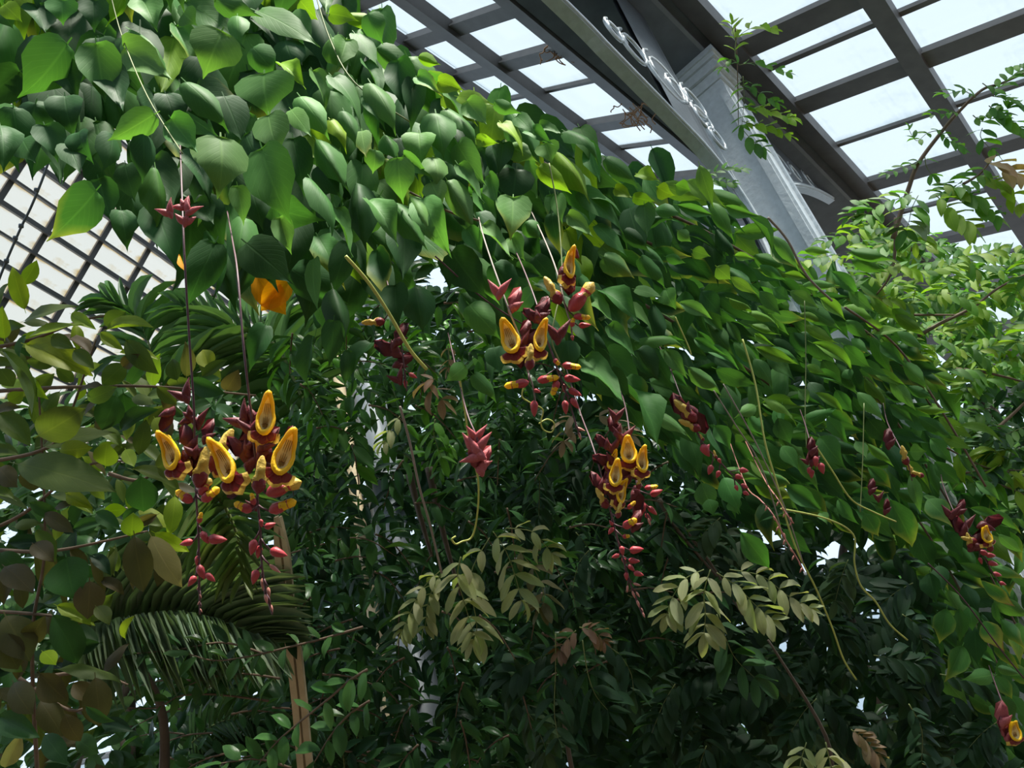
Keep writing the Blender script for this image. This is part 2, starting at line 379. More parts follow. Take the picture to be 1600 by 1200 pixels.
# ------------------------------------------------------------------ leaf templates
OUT = {'ovate': ((0, 0), (.035, .22), (.10, .38), (.22, .48), (.36, .5), (.52, .43), (.67, .29), (.79, .155), (.89, .055), (1, .004)),
       'lance': ((0, 0), (.04, .13), (.13, .30), (.27, .45), (.40, .5), (.54, .43), (.68, .28), (.80, .15), (.90, .055), (1, .004)),
       'ellip': ((0, 0), (.05, .14), (.15, .31), (.30, .46), (.46, .5), (.62, .46), (.76, .35), (.88, .19), (.95, .08), (1, .004)),
       'leaflet': ((0, .01), (.10, .24), (.28, .44), (.52, .5), (.74, .40), (.90, .2), (1, .01)),
       'strap': ((0, .15), (.12, .42), (.3, .5), (.55, .46), (.8, .28), (1, .02))}
def leaf_tmpl(kind, fold=0.12, bend=0.08, wave=0.0, pet=0.10, twist=0.0, nc=2, ser=0.0, seed=0, curl=0.0):
    r = random.Random(seed); V, UVs, F = [], [], []
    us = [-1, -0.5, 0, 0.5, 1] if nc == 2 else [-1, 0, 1]
    tb = OUT[kind]; m = len(us); nl = len(tb) - 1; ph = r.uniform(0, 6)
    for i, (t, hw) in enumerate(tb):
        if ser and 0 < i < nl: hw *= 1 + ser * (1 if i % 2 else -1)
        tw = twist * (t - 0.3)
        for u in us:
            x = u * hw; y = t - (0.05 * abs(u) if kind == 'ovate' and 0 < i < 3 else 0)
            z = fold * abs(x) + bend * 4 * t * (1 - t) + wave * math.sin(t * 9 + ph + (0.9 if u > 0 else 0)) * u * u - 0.10 * (u * u) * hw - curl * max(0, t - .5) ** 2 - (curl * .25 * u * u * hw)
            V.append((x * math.cos(tw), y, z + x * math.sin(tw))); UVs.append((u * 0.5 + 0.5, t))
    for i in range(nl):
        for k in range(m - 1): F.append((i * m + k, i * m + k + 1, (i + 1) * m + k + 1, (i + 1) * m + k))
    if pet:
        b0 = len(V)
        for (x, y, z) in ((-0.018, 0.02, 0), (0.018, 0.02, 0), (0.014, -pet, -pet * 0.15), (-0.014, -pet, -pet * 0.15)): V.append((x, y, z)); UVs.append((0.5, 0.0))
        F.append((b0, b0 + 3, b0 + 2, b0 + 1))
    return np.array(V), F, UVs
T = {}
T['ovate'] = [leaf_tmpl('ovate', f, bd, wv, .12, tw, 2, .03, s, cu) for s, (f, bd, wv, tw, cu) in enumerate(((.10, .05, .015, 0, 0), (.22, .07, .02, .4, .3), (-.05, .08, .02, -.4, .5), (.45, .05, .04, .3, .2), (.05, .10, .04, 0, .8), (.5, .08, .05, -.5, .4), (-.25, .06, .04, .2, 1.0), (.15, .04, .05, .6, -.5)))]
T['lance'] = [leaf_tmpl('lance', f, bd, wv, .10, tw, 2, .03, s, cu) for s, (f, bd, wv, tw, cu) in enumerate(((.25, .06, .02, .2, .3), (.45, .10, .03, -.3, .5), (.1, .10, .04, 0, .7), (.6, .06, .03, .4, .2), (-.1, .06, .04, -.4, .9)))]
T['ellip'] = [leaf_tmpl('ellip', f, bd, wv, .10, tw, 2, 0, s) for s, (f, bd, wv, tw) in enumerate(((.15, .06, .02, .2), (.3, .1, .03, -.2), (.02, .12, .03, 0), (.4, .04, .02, .3)))]
T['leaflet'] = [leaf_tmpl('leaflet', f, bd, wv, .04, tw, 1, 0, s) for s, (f, bd, wv, tw) in enumerate(((.2, .05, .02, .2), (.35, .1, .02, -.2), (.05, .12, .02, 0)))]
T['strap'] = [leaf_tmpl('strap', f, bd, 0, 0, tw, 1, 0, s) for s, (f, bd, tw) in enumerate(((.3, .03, .1), (.5, .06, -.2), (.4, .10, .2)))]
MESHES = {}
def tmesh(kind, i, mk):
    key = (kind, i, mk)
    if key not in MESHES:
        v, f, u = T[kind][i]; MESHES[key] = mesh(kind + '_leaf', v, f, M[mk], u)
    return MESHES[key]

def frame(b, t, W, up_hint, flip=False):
    """matrix of a leaf from base b to tip t, width W, whose face looks towards up_hint"""
    a = t - b; L = a.length; a.normalize(); n = up_hint - a * up_hint.dot(a)
    if n.length < 1e-4: n = CB - a * CB.dot(a)
    n.normalize(); x = a.cross(n)
    m = Matrix((x * W, a * L, n * L)).transposed().to_4x4(); m.translation = b; return m

class Plant:
    LIMIT = 300
    def __init__(s, name, base, label, cat, mk, group=None, limit=300):
        s.root = empty(name, base); tag(s.root, label, cat, group); s.base = Vector(base); s.mk = mk; s.rec = []; s.limit = limit; s.part = 'leaf'
    def leaf(s, kind, m, tint, age=1.0, px=None, parent=None, prio=0, mass=False):
        L = m.col[1].to_3d().length; z = (EYE - m.translation).dot(CB); Wd = m.col[0].to_3d().length
        s.rec.append((-1 if mass else prio + L * Wd / max(z, .3) ** 2, kind, random.randrange(len(T[kind])), m, (*tint, age), parent))
    def hand(s, kind, bx, by, tx, ty, wpx, z, dz, tint, age=1.0, ratio=0.58, flip=1, prio=1.0):
        """leaf by base, tip and apparent width; turned about its axis so that its face looks upwards when seen narrow"""
        b, t = P(bx, by, z), P(tx, ty, z - dz); a = (t - b); L = a.length; a.normalize()
        v = (EYE - (b + t) / 2).normalized(); n0 = (v - a * v.dot(a)).normalized(); w0 = a.cross(n0)
        wr = wpx * z / FPX; W = max(wr, ratio * L * 0.72); c = min(1, wr / W); ph = math.acos(c) + random.gauss(0, .22)
        sg = 1 if w0.z > 0 else -1
        s.leaf(kind, frame(b, t, W, n0 * math.cos(ph) + w0 * (math.sin(ph) * sg * flip)), tint, age, prio=prio)
    def stem(s, pts, r, mk='stem', name='stem', n=5, taper=True, parent=None):
        k = len(pts); rad = [r * (1 - 0.6 * i / max(1, k - 1)) for i in range(k)] if taper else r
        return Geo().tube(pts, rad, n).build(name, M[mk], parent or s.root, smooth=True)
    def finish(s):
        s.rec.sort(key=lambda r: -r[0]); inv = Matrix.Translation(-s.base)
        keep = [r for r in s.rec if r[0] >= 0][:s.limit]; ids = set(map(id, keep))
        for sc_, kind, i, m, tint, par in keep:
            o = obj(s.part if par is None else 'leaflet', tmesh(kind, i, s.mk), par or s.root, inv @ m); o.color = tint
        rest = [r for r in s.rec if id(r) not in ids]
        if rest:
            VV, FF, UU, TT = [], [], [], []; nb = 0
            for sc_, kind, i, m, tint, par in rest:
                v, f, u = T[kind][i]; A = np.array(m)
                VV.append(v @ A[:3, :3].T + A[:3, 3] - np.array(s.base)); FF.append(np.array(f) + nb); UU.append(np.array(u)); nb += len(v)
                TT.append(np.tile(np.array(tint), (len(v), 1)))
            VV, FF, UU, TT = map(np.concatenate, (VV, FF, UU, TT))
            me = bpy.data.meshes.new('leaf_mass'); me.vertices.add(len(VV)); me.vertices.foreach_set('co', VV.astype(np.float32).ravel())
            me.loops.add(FF.size); me.loops.foreach_set('vertex_index', FF.astype(np.int32).ravel())
            me.polygons.add(len(FF)); me.polygons.foreach_set('loop_start', np.arange(0, FF.size, 4, dtype=np.int32)); me.polygons.foreach_set('loop_total', np.full(len(FF), 4, dtype=np.int32))
            me.polygons.foreach_set('use_smooth', np.ones(len(FF), dtype=bool))
            l = me.uv_layers.new(name='UVMap'); l.data.foreach_set('uv', UU[FF.ravel()].astype(np.float32).ravel())
            ca = me.color_attributes.new('tint', 'FLOAT_COLOR', 'POINT'); ca.data.foreach_set('color', TT.astype(np.float32).ravel())
            me.materials.append(M[s.mk + '_j']); me.update(calc_edges=True); me.validate()
            o = obj('leaf_mass', me, s.root); o['kind'] = 'stuff'

def jit(c, h=0.15):
    k = random.uniform(1 - h, 1 + h); return tuple(max(0.004, x * k * random.uniform(1 - h * .5, 1 + h * .5)) for x in c)
def inpoly(x, y, poly):
    c = False; j = len(poly) - 1
    for i in range(len(poly)):
        xi, yi = poly[i]; xj, yj = poly[j]
        if (yi > y) != (yj > y) and x < (xj - xi) * (y - yi) / (yj - yi) + xi: c = not c
        j = i
    return c
def scatter(poly, spacing, tries=4):
    """jittered grid in a picture polygon; spacing may be a function of x, y"""
    xs = [p[0] for p in poly]; ys = [p[1] for p in poly]; out = []; y = min(ys)
    while y < max(ys):
        x = min(xs); row = 1e9
        while x < max(xs):
            sp = spacing(x, y) if callable(spacing) else spacing
            px, py = x + random.uniform(-.45, .45) * sp, y + random.uniform(-.45, .45) * sp
            if inpoly(px, py, poly): out.append((px, py))
            x += sp; row = min(row, sp)
        y += row
    return out
def rvec(): 
    v = Vector(rng.normal(size=3)); return v.normalized()

def darts(poly, spacing, n_try=6000, avoid=()):
    """dart throwing in a picture polygon with local spacing"""
    xs = [p[0] for p in poly]; ys = [p[1] for p in poly]
    acc = np.array(avoid, dtype=float).reshape(-1, 2); out = []
    for _ in range(n_try):
        x, y = random.uniform(min(xs), max(xs)), random.uniform(min(ys), max(ys))
        if not inpoly(x, y, poly): continue
        sp = spacing(x, y) if callable(spacing) else spacing
        if len(acc) and np.min((acc[:, 0] - x) ** 2 + (acc[:, 1] - y) ** 2) < sp * sp: continue
        acc = np.vstack([acc, [x, y]]); out.append((x, y))
    return out

# ------------------------------------------------------------------ the flowering vine
DCP = np.array([(0, 0, 1.75), (0, 250, 1.35), (250, 0, 1.85), (250, 250, 1.4), (450, 250, 1.45), (550, 20, 2.1), (400, 450, 1.55), (600, 200, 1.75), (700, 150, 2.05),
    (650, 350, 1.65), (800, 250, 2.05), (800, 450, 1.75), (1000, 300, 2.3), (950, 500, 1.95), (1100, 300, 2.55), (1150, 450, 2.3), (1100, 700, 2.1), (1250, 400, 2.7),
    (1250, 600, 2.45), (1300, 800, 2.35), (1400, 500, 2.95), (1400, 650, 2.7), (1500, 750, 2.9), (1450, 900, 2.6), (1550, 1000, 2.6), (1600, 1150, 2.55)])
def depth(x, y):
    d2 = (DCP[:, 0] - x) ** 2 + (DCP[:, 1] - y) ** 2; w_ = np.exp(-d2 / (2 * 110.0 ** 2)) + 1e-6 / (1 + d2)
    return float((w_ * DCP[:, 2]).sum() / w_.sum())
GM, GL, GY, GD, GV = (.066, .180, .048), (.115, .255, .072), (.18, .31, .028), (.030, .090, .030), (.078, .200, .042)   # mid, light, yellow green with backlight, deep with shade painted in, vivid
vine = Plant('flowering_vine', P(300, 300, 1.6) * 1, 'large trailing vine with overlapping heart shaped green leaves draped over an arch', 'vine', 'vine')
vine.root.location.z = 0; vine.base.z = 0
HAND = {
 (0, 0): [(300,195,95,440,215,'m'),(430,195,470,465,190,'m'),(560,215,790,370,165,'l'),(990,140,910,335,230,'l'),(1180,330,1195,515,275,'l'),(1150,50,1430,215,120,'m'),
  (1480,165,1540,305,130,'l'),(640,0,700,130,150,'l'),(960,0,1145,65,110,'m'),(1060,70,1070,185,100,'m'),(440,170,480,295,140,'d'),(690,510,480,632,130,'l'),(765,530,890,690,150,'m'),
  (985,615,985,855,255,'l'),(1170,665,1290,995,240,'m'),(830,365,1020,572,120,'m'),(1130,210,1240,340,130,'m'),(1200,515,1245,695,175,'l'),(1340,430,1470,612,130,'l'),(1300,490,1395,615,85,'l'),
  (1410,620,1530,815,120,'m'),(430,850,205,1078,210,'ma'),(350,590,410,730,120,'d'),(270,285,350,455,140,'d'),(290,430,325,612,160,'d'),(640,600,640,815,110,'d'),(440,800,500,995,140,'d'),
  (560,735,605,905,130,'d'),(690,920,790,1200,185,'d'),(1120,830,1170,1015,160,'d'),(1390,800,1505,1030,100,'m'),(1500,930,1555,1160,60,'m'),(1250,970,1300,1135,100,'l'),(1060,830,1090,1005,95,'l'),
  (580,130,755,275,120,'m'),(1250,285,1365,385,75,'y'),(1480,345,1595,475,65,'m'),(1475,535,1550,655,75,'y'),(280,0,280,110,140,'m'),(820,60,875,110,110,'m'),(1270,180,1330,335,150,'d'),
  (1000,430,1085,640,165,'d'),(480,300,560,520,150,'d'),(160,460,120,640,150,'d'),(60,480,90,700,160,'d'),(200,560,260,720,140,'d'),(500,600,470,760,120,'d'),(740,420,800,600,140,'d'),
  (860,420,930,560,130,'d'),(20,20,100,100,90,'y'),(0,40,60,130,100,'m'),(300,640,360,780,120,'d'),(540,940,570,1120,110,'d'),(0,560,20,760,150,'d'),(100,620,160,730,140,'d'),
  (870,680,940,900,150,'d'),(1300,60,1400,190,120,'m'),(1340,0,1420,90,120,'y'),(1470,60,1600,90,90,'y'),(880,900,960,1010,120,'d'),(1100,600,1180,760,130,'d'),(1420,740,1520,880,130,'d'),(420,0,420,140,130,'d'),(160,20,200,160,140,'d')],
 (520, 0): [(170,95,0,60,70,'y'),(160,60,220,195,115,'m'),(60,180,20,305,115,'l'),(100,150,205,305,85,'m'),(170,370,285,582,115,'l'),(150,420,235,575,65,'m'),(460,505,495,695,165,'m'),
  (385,595,395,735,155,'l'),(555,640,685,830,145,'l'),(290,705,310,905,140,'l'),(450,705,475,825,125,'l'),(320,690,440,792,75,'l'),(190,670,180,775,95,'l'),(130,585,150,705,85,'la'),
  (440,815,490,920,115,'l'),(510,805,625,1015,115,'l'),(560,735,665,920,85,'m'),(400,890,525,1145,155,'l'),(345,875,430,1035,110,'l'),(270,905,400,1085,115,'m'),(820,755,800,915,175,'d'),
  (805,885,795,1065,165,'la'),(670,1005,795,1175,85,'l'),(800,1060,855,1160,95,'l'),(950,640,978,728,115,'l'),(995,675,1145,862,115,'y'),(920,745,1065,865,85,'y'),(1005,870,1022,995,75,'l'),
  (755,550,855,682,65,'y'),(860,585,985,640,65,'m'),(600,450,690,565,115,'l'),(505,490,655,642,85,'m'),(720,465,835,505,65,'m'),(1040,585,1195,685,70,'m'),(780,650,905,712,95,'l'),
  (1100,855,1305,1035,110,'m'),(1050,955,1165,1065,75,'l'),(1175,1005,1315,1150,80,'m'),(1220,705,1365,835,80,'m'),(470,365,585,402,85,'y'),(380,345,485,422,75,'la'),(1390,915,1405,1065,95,'m'),
  (1360,775,1455,802,75,'y'),(1450,835,1525,875,85,'y'),(1530,825,1600,852,75,'y'),(0,345,135,555,65,'m'),(50,495,105,645,85,'m'),(860,990,925,1065,85,'m'),(160,895,295,1085,65,'m'),
  (380,255,470,290,60,'y'),(560,430,720,470,60,'y'),(640,620,740,640,60,'y'),(820,520,900,600,80,'m'),(920,560,1030,610,60,'m'),(1260,840,1340,890,60,'y'),(1340,880,1440,900,60,'y'),
  (600,1020,670,1140,90,'m'),(230,600,280,700,90,'m'),(760,640,740,780,100,'d'),(980,930,1080,1000,90,'d'),(700,780,740,920,90,'m'),(1130,870,1290,940,60,'m'),(1200,1100,1300,1200,90,'l'),(1440,930,1560,960,70,'m'),(1540,1030,1600,1080,60,'l')],
 (1040, 380): [(0,205,40,292,95,'l'),(60,265,212,335,65,'l'),(160,215,250,325,95,'d'),(228,105,292,165,80,'y'),(310,55,405,72,42,'y'),(290,150,412,232,50,'y'),(420,215,517,322,65,'m'),(280,245,402,300,42,'y'),
  (360,305,515,362,38,'y'),(380,365,500,412,38,'y'),(400,405,492,462,38,'y'),(400,465,597,542,58,'y'),(455,495,577,612,75,'m'),(395,515,482,642,75,'m'),(530,135,633,160,42,'y'),(555,215,688,292,65,'l'),
  (690,245,805,342,62,'y'),(600,275,785,385,85,'m'),(805,345,912,432,62,'m'),(620,365,765,452,55,'y'),(600,315,712,352,42,'y'),(655,445,848,562,55,'y'),(795,455,917,562,85,'m'),(830,425,908,492,45,'l'),
  (630,545,712,582,42,'y'),(640,575,803,637,48,'m'),(800,565,830,612,55,'m'),(915,400,1072,385,52,'y'),(890,345,985,382,42,'y'),(1000,605,1122,752,65,'l'),(920,565,1082,642,52,'y'),(855,665,982,795,65,'l'),
  (760,655,837,762,75,'m'),(720,775,817,892,65,'m'),(690,865,803,1007,115,'m'),(590,655,640,712,62,'l'),(668,668,802,757,38,'y'),(1060,525,1172,652,65,'l'),(1120,738,1272,752,42,'y'),(1200,585,1332,632,42,'y'),
  (1310,820,1505,872,42,'y'),(1130,775,1292,882,62,'m'),(1240,865,1372,922,52,'y'),(1200,975,1322,1082,75,'m'),(850,885,902,962,62,'l'),(900,895,1022,992,42,'y'),(880,1105,952,1162,48,'m'),
  (430,690,592,792,42,'y'),(405,728,313,775,62,'l'),(0,475,97,602,75,'l'),(100,555,262,677,75,'l'),(130,425,272,502,52,'m'),(160,465,332,552,52,'m'),(0,425,92,437,42,'m'),(30,575,100,642,62,'m'),
  (220,815,292,922,85,'m'),(370,775,432,862,62,'m'),(160,1070,215,1200,105,'m'),(260,1045,330,1200,105,'m'),(540,1080,702,1200,85,'m'),(520,905,595,1012,75,'m'),(230,700,302,782,80,'d'),
  (820,40,1022,78,62,'v'),(830,75,992,132,62,'v'),(620,30,742,42,42,'y'),(420,98,542,172,48,'m'),(1090,930,1165,930,80,'l'),(480,200,560,260,60,'m'),(120,30,200,60,60,'y'),(0,60,90,90,50,'m'),
  (560,400,640,500,70,'d'),(700,520,790,640,80,'d'),(860,520,1000,600,60,'m'),(960,450,1080,560,60,'m'),(1080,640,1200,700,50,'m'),(1000,720,1110,800,60,'m'),(640,620,720,740,80,'d'),(500,780,560,900,90,'d'),(900,780,1000,900,90,'d'),(980,880,1060,1030,90,'d')],
 (520, 380): [(610,275,745,425,135,'m'),(890,215,800,315,95,'m'),(820,105,942,150,75,'d'),(590,550,505,617,85,'l'),(628,585,738,705,75,'m'),(1125,515,1302,745,95,'m'),(1295,645,1472,905,95,'m'),
  (1195,215,1372,342,75,'m'),(1210,60,1355,152,105,'la'),(1370,65,1495,195,75,'m'),(1350,205,1475,242,52,'l'),(1480,205,1532,292,85,'l'),(1230,365,1352,525,52,'m'),(1370,435,1575,437,52,'v'),
  (1460,475,1592,592,52,'l'),(1360,475,1452,622,115,'d'),(1050,435,1060,575,105,'d'),(370,190,400,385,155,'d'),(530,40,685,245,175,'d'),(0,200,60,425,105,'d'),(170,445,72,655,75,'d'),
  (280,190,292,372,135,'d'),(760,505,700,642,62,'d'),(720,465,750,585,105,'d'),(900,60,1010,190,90,'d'),(720,90,830,280,140,'d'),(960,380,1010,560,110,'d'),(1100,330,1170,480,100,'d'),(1180,480,1240,640,80,'d'),(1240,560,1330,690,80,'d')],
 (0, 380): [(960,0,828,292,160,'d'),(1185,365,1110,575,105,'d'),(1100,0,1310,185,200,'d'),(1400,70,1422,305,75,'m'),(1490,345,1470,555,105,'d'),(1405,415,1368,655,65,'d'),(1120,60,1060,250,90,'d'),(1560,480,1540,640,70,'d')],
 (1040, 780): [(190,0,215,75,75,'m'),(295,0,322,65,75,'m'),(335,145,472,320,105,'m'),(525,135,655,248,75,'m'),(610,0,705,62,62,'m'),(690,60,722,112,52,'l'),(885,38,1027,183,85,'m'),(890,65,952,168,85,'ma'),
  (1000,0,1112,225,115,'ma'),(1170,0,1282,122,105,'ma'),(1310,285,1465,352,58,'m'),(1410,365,1565,485,62,'mb'),(1255,488,1222,648,95,'ma'),(1310,488,1316,642,65,'m'),(1355,478,1372,592,75,'m'),
  (1420,545,1512,682,95,'mb'),(1325,655,1248,818,95,'ma'),(1380,575,1392,745,95,'d'),(1468,785,1328,805,75,'l'),(1480,750,1600,790,42,'l'),(1470,788,1552,895,65,'ma'),(1430,805,1482,952,65,'d'),
  (1220,295,1242,412,75,'d'),(1500,535,1600,662,65,'ma'),(1540,875,1600,975,75,'m'),(1360,40,1505,85,42,'v'),(1120,150,1200,320,110,'d'),(1180,330,1210,470,90,'d'),(1330,380,1400,520,80,'d'),(1500,880,1560,1010,80,'m'),(1250,140,1330,260,80,'d')],
}
avoid = []
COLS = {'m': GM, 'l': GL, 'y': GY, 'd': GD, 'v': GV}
for (ox, oy), lst in HAND.items():
    for k, (bx, by, tx, ty, wd, c) in enumerate(lst):
        s = 2.857; b = (ox + bx / s, oy + by / s); t = (ox + tx / s, oy + ty / s)
        z = depth((b[0] + t[0]) / 2, (b[1] + t[1]) / 2); L = math.hypot(t[0] - b[0], t[1] - b[1]) * z / FPX
        dz = L * random.uniform(-0.1, 0.7); off = random.uniform(-0.05, 0.0) + (0.06 if c[0] == 'd' else 0)
        age = {'a': .58, 'b': .1}.get(c[1:], random.uniform(.9, 1))
        kind = 'ovate' if b[0] < 1010 else 'lance'
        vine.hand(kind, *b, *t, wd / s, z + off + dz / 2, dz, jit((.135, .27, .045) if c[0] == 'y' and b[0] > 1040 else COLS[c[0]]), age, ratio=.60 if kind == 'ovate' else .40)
        avoid.append(((b[0] + t[0]) / 2, (b[1] + t[1]) / 2))
VPOLY = [(-60, -60), (540, -20), (600, 50), (650, 100), (720, 140), (800, 180), (900, 225), (1000, 262), (1100, 280), (1180, 335), (1260, 395), (1340, 440), (1420, 500), (1470, 590), (1500, 680), (1560, 780),
    (1620, 900), (1650, 1200), (1570, 1120), (1500, 1050), (1470, 960), (1440, 880), (1380, 820), (1250, 830), (1180, 790), (1100, 710), (1030, 650), (960, 590), (880, 530), (800, 510), (740, 450), (690, 400),
    (600, 440), (560, 520), (500, 450), (420, 410), (300, 430), (260, 370), (190, 300), (120, 250), (0, 230), (-60, 240)]
def vsize(x, y): return float(np.interp(x, (0, 400, 700, 1000, 1300, 1600), (100, 92, 74, 68, 60, 54)))
def vdir(x, y):
    a = math.radians(float(np.interp(x, (0, 400, 700, 1000, 1300, 1600), (95, 80, 65, 48, 38, 50)))); a += random.gauss(0, .38)
    return math.cos(a), math.sin(a)
def vtop(x): return float(np.interp(x, [p[0] for p in VPOLY[:17]], [p[1] for p in VPOLY[:17]]))
VCTR = [((x - 40 if x > 500 else x), y + (25 if y < 500 else 0)) for x, y in VPOLY]
for lay, (sp, off, pr, big) in enumerate(((.44, .06, 0, 1.0), (.42, .20, -1, 1.1), (.40, .34, -1, 1.2), (.42, .5, -1, 1.2), (.45, .7, -1, 1.25), (.5, 1.0, -1, 1.3), (.55, 1.35, -1, 1.4), (.6, 1.8, -1, 1.5), (.6, 2.3, -1, 1.6))):  # deepest layers added out of view to shade the planting below
    pts = darts(VPOLY if lay < 3 else VCTR, lambda x, y: vsize(x, y) * sp * (big if lay > 1 else 1) * (1.25 if lay == 0 and x > 1000 else 1), 9000, avoid if lay == 0 else ())
    for (x, y) in pts:
        if lay == 0 and x < 900 and y - vtop(x) > 60 and random.random() < (.8 if x < 560 else .55): continue
        if lay == 1 and random.random() < (.65 if x < 750 else .6): continue
        if lay == 0 and x > 950 and y - vtop(x) > 50 and random.random() < .4: continue
        if lay == 2 and x > 950 and random.random() < .35: continue
        if lay > 3 and (x < 480 or (x < 760 and y > 360)): continue
        L = vsize(x, y) * random.uniform(.75, 1.15) * big; dx, dy = vdir(x, y); z = depth(x, y) + off * (1.35 if x > 950 else 1) + random.uniform(-.03, .05) * (1 + lay)
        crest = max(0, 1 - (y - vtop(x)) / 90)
        if lay > 2 and crest > .55: continue
        if random.random() < .08 + .5 * crest + (.08 if x > 1000 else 0): c = GY if random.random() < .6 else GV  # crest tint paints in the sun shining through the leaves
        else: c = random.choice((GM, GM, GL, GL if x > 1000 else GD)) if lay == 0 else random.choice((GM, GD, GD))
        wf = random.uniform(.35, .62) if x < 1000 else random.uniform(.22, .42)
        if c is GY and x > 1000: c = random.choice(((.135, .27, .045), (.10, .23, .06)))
        if lay > 1: wf = .6 if x < 1000 else .42
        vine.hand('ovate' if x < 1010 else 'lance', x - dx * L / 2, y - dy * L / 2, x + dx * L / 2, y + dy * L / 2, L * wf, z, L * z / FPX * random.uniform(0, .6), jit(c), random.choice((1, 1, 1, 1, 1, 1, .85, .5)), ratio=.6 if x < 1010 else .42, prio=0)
        if pr < 0: vine.rec[-1] = (-1,) + vine.rec[-1][1:]
def pxpath(pts, zf): return [P(x, y, zf(x, y) if callable(zf) else zf) for x, y in pts]
# woody stems running inside the mantle, slender stems and yellow tendrils hanging free
for line in ([(-60, 60), (150, 110), (350, 120), (560, 160), (760, 260), (950, 350), (1150, 450), (1350, 600), (1480, 780), (1600, 1000)],
             [(-60, 120), (200, 190), (420, 260), (640, 320), (860, 400), (1080, 520), (1280, 660), (1440, 820), (1580, 1080)],
             [(-60, 0), (250, 30), (500, 60), (680, 160), (880, 270), (1080, 350), (1250, 450), (1400, 560), (1520, 740)]):
    vine.stem(smooth_path(pxpath(line, lambda x, y: depth(x, y) + .62)), .010, 'woody', 'main_stem')
for line, r, dz, mk in (([(490, -20), (515, 60), (555, 130), (640, 190)], .0018, -.03, 'stem'), ([(170, -20), (190, 55), (230, 150), (285, 240)], .0013, -.06, 'stem'),
        ([(540, 400), (575, 440), (605, 485), (640, 545), (667, 577)], .0040, -.05, 'tendril'), ([(858, 255), (870, 320), (876, 380), (878, 445), (868, 490), (862, 530), (872, 560), (882, 580)], .0018, -.12, 'stem'),
        ([(1055, 495), (1075, 540), (1080, 555)], .002, -.1, 'tendril'), ([(1160, 530), (1180, 600), (1195, 690), (1215, 760), (1225, 800), (1245, 860), (1275, 920), (1300, 980), (1318, 1030), (1338, 1062)], .0028, -.1, 'tendril'),
        ([(1270, 690), (1300, 735), (1330, 780), (1365, 800), (1400, 815)], .0025, -.12, 'tendril'), ([(1220, 795), (1290, 810), (1333, 835), (1335, 880), (1345, 915), (1368, 940), (1390, 975), (1418, 1000)], .0028, -.12, 'tendril'),
        ([(1115, 610), (1150, 665), (1185, 720), (1210, 790), (1228, 860)], .0018, -.12, 'grey_stem'), ([(1130, 600), (1180, 690), (1225, 790), (1255, 880)], .0018, -.15, 'grey_stem'),
        ([(1257, 470), (1259, 560), (1258, 640), (1260, 700)], .0016, -.08, 'stem'), ([(1350, 630), (1348, 720), (1344, 800)], .0018, -.08, 'stem'), ([(1200, 340), (1230, 375), (1260, 430), (1300, 470)], .004, -.08, 'grey_stem'),
        ([(718, 590), (726, 640), (735, 700), (747, 750), (746, 800), (738, 838), (722, 846), (712, 850), (706, 843), (712, 838)], .0024, .0, 'tendril'),
        ([(818, 605), (816, 620), (830, 630), (848, 640), (845, 660), (850, 672), (862, 675), (866, 662), (855, 655), (842, 662)], .0018, -.05, 'tendril'),
        ([(625, 635), (640, 690), (655, 760), (672, 820), (690, 895)], .0030, .1, 'grey_stem'), ([(680, 400), (760, 470), (840, 520)], .002, .05, 'dark_stem'), ([(640, 300), (700, 330), (750, 345)], .003, .02, 'woody'),
        ([(1320, 480), (1400, 540), (1470, 640), (1540, 760)], .004, -.02, 'woody'), ([(1450, 880), (1500, 930), (1560, 1010), (1600, 1060)], .0025, -.05, 'dark_stem')):
    vine.stem(smooth_path(pxpath(line, lambda x, y: depth(x, y) + dz)), r, mk, 'tendril' if mk == 'tendril' else 'hanging_stem', taper=False)
# old leaves turning orange under the arch
for (bx, by, tx, ty, wd) in ((398, 425, 447, 492, 46), (455, 432, 408, 486, 40), (280, 398, 302, 430, 22), (372, 398, 366, 412, 12)):
    vine.hand('ellip', bx, by, tx, ty, wd, 1.95, .02, (.85, .36, .01), 1.0, prio=2)
vine.finish()
# ------------------------------------------------------------------ flower parts
def grid_mesh(name, fn, nu, nv, mats, wrap=True, fm=None):
    V = [fn(i / nu, j / nv) for j in range(nv + 1) for i in range(nu if wrap else nu + 1)]
    m = nu if wrap else nu + 1
    F = [(j * m + i, j * m + (i + 1) % m, (j + 1) * m + (i + 1) % m, (j + 1) * m + i) for j in range(nv) for i in range(nu)]
    return mesh(name, V, F, mats, fm=[fm(i / nu, j / nv) for j in range(nv) for i in range(nu)] if fm else None)
TAU = 2 * math.pi
def rim_pt(a):
    y = .5 - .5 * math.cos(a); wdt = .25 * (1 - .62 * y ** 1.3) + .015
    return Vector((wdt * math.sin(a) * (1.15 if y < .4 else 1), y, .16 * (1 - y) ** 2 - .10 * math.sin(y * math.pi) + .10 * y * y))
def rim_fn(u, v):
    a = u * TAU; c = rim_pt(a); t = (rim_pt(a + .05) - rim_pt(a - .05)).normalized(); n = t.cross(Vector((0, 0, 1))).normalized(); b = t.cross(n)
    r = .056 * (1 + .35 * math.cos(a) ** 2) * (1 + .10 * math.sin(a * 7)); th = v * TAU
    return c + n * (r * math.cos(th)) + b * (r * .9 * math.sin(th))
def cup_fn(depth_, sc_):
    def f(u, v):
        c = rim_pt(u * TAU); m = Vector((0, c.y * .72 + .10, -depth_)); k = v
        p = c.lerp(m, k); p.z = c.z * (1 - k) - depth_ * math.sin(k * math.pi / 2); p.x *= (1 + .5 * sc_ * math.sin(k * math.pi)); return p
    return f
RIM = grid_mesh('yellow_rim', rim_fn, 24, 6, M['yellow'])
THROAT = grid_mesh('throat', cup_fn(.09, .1), 18, 5, M['pale'])
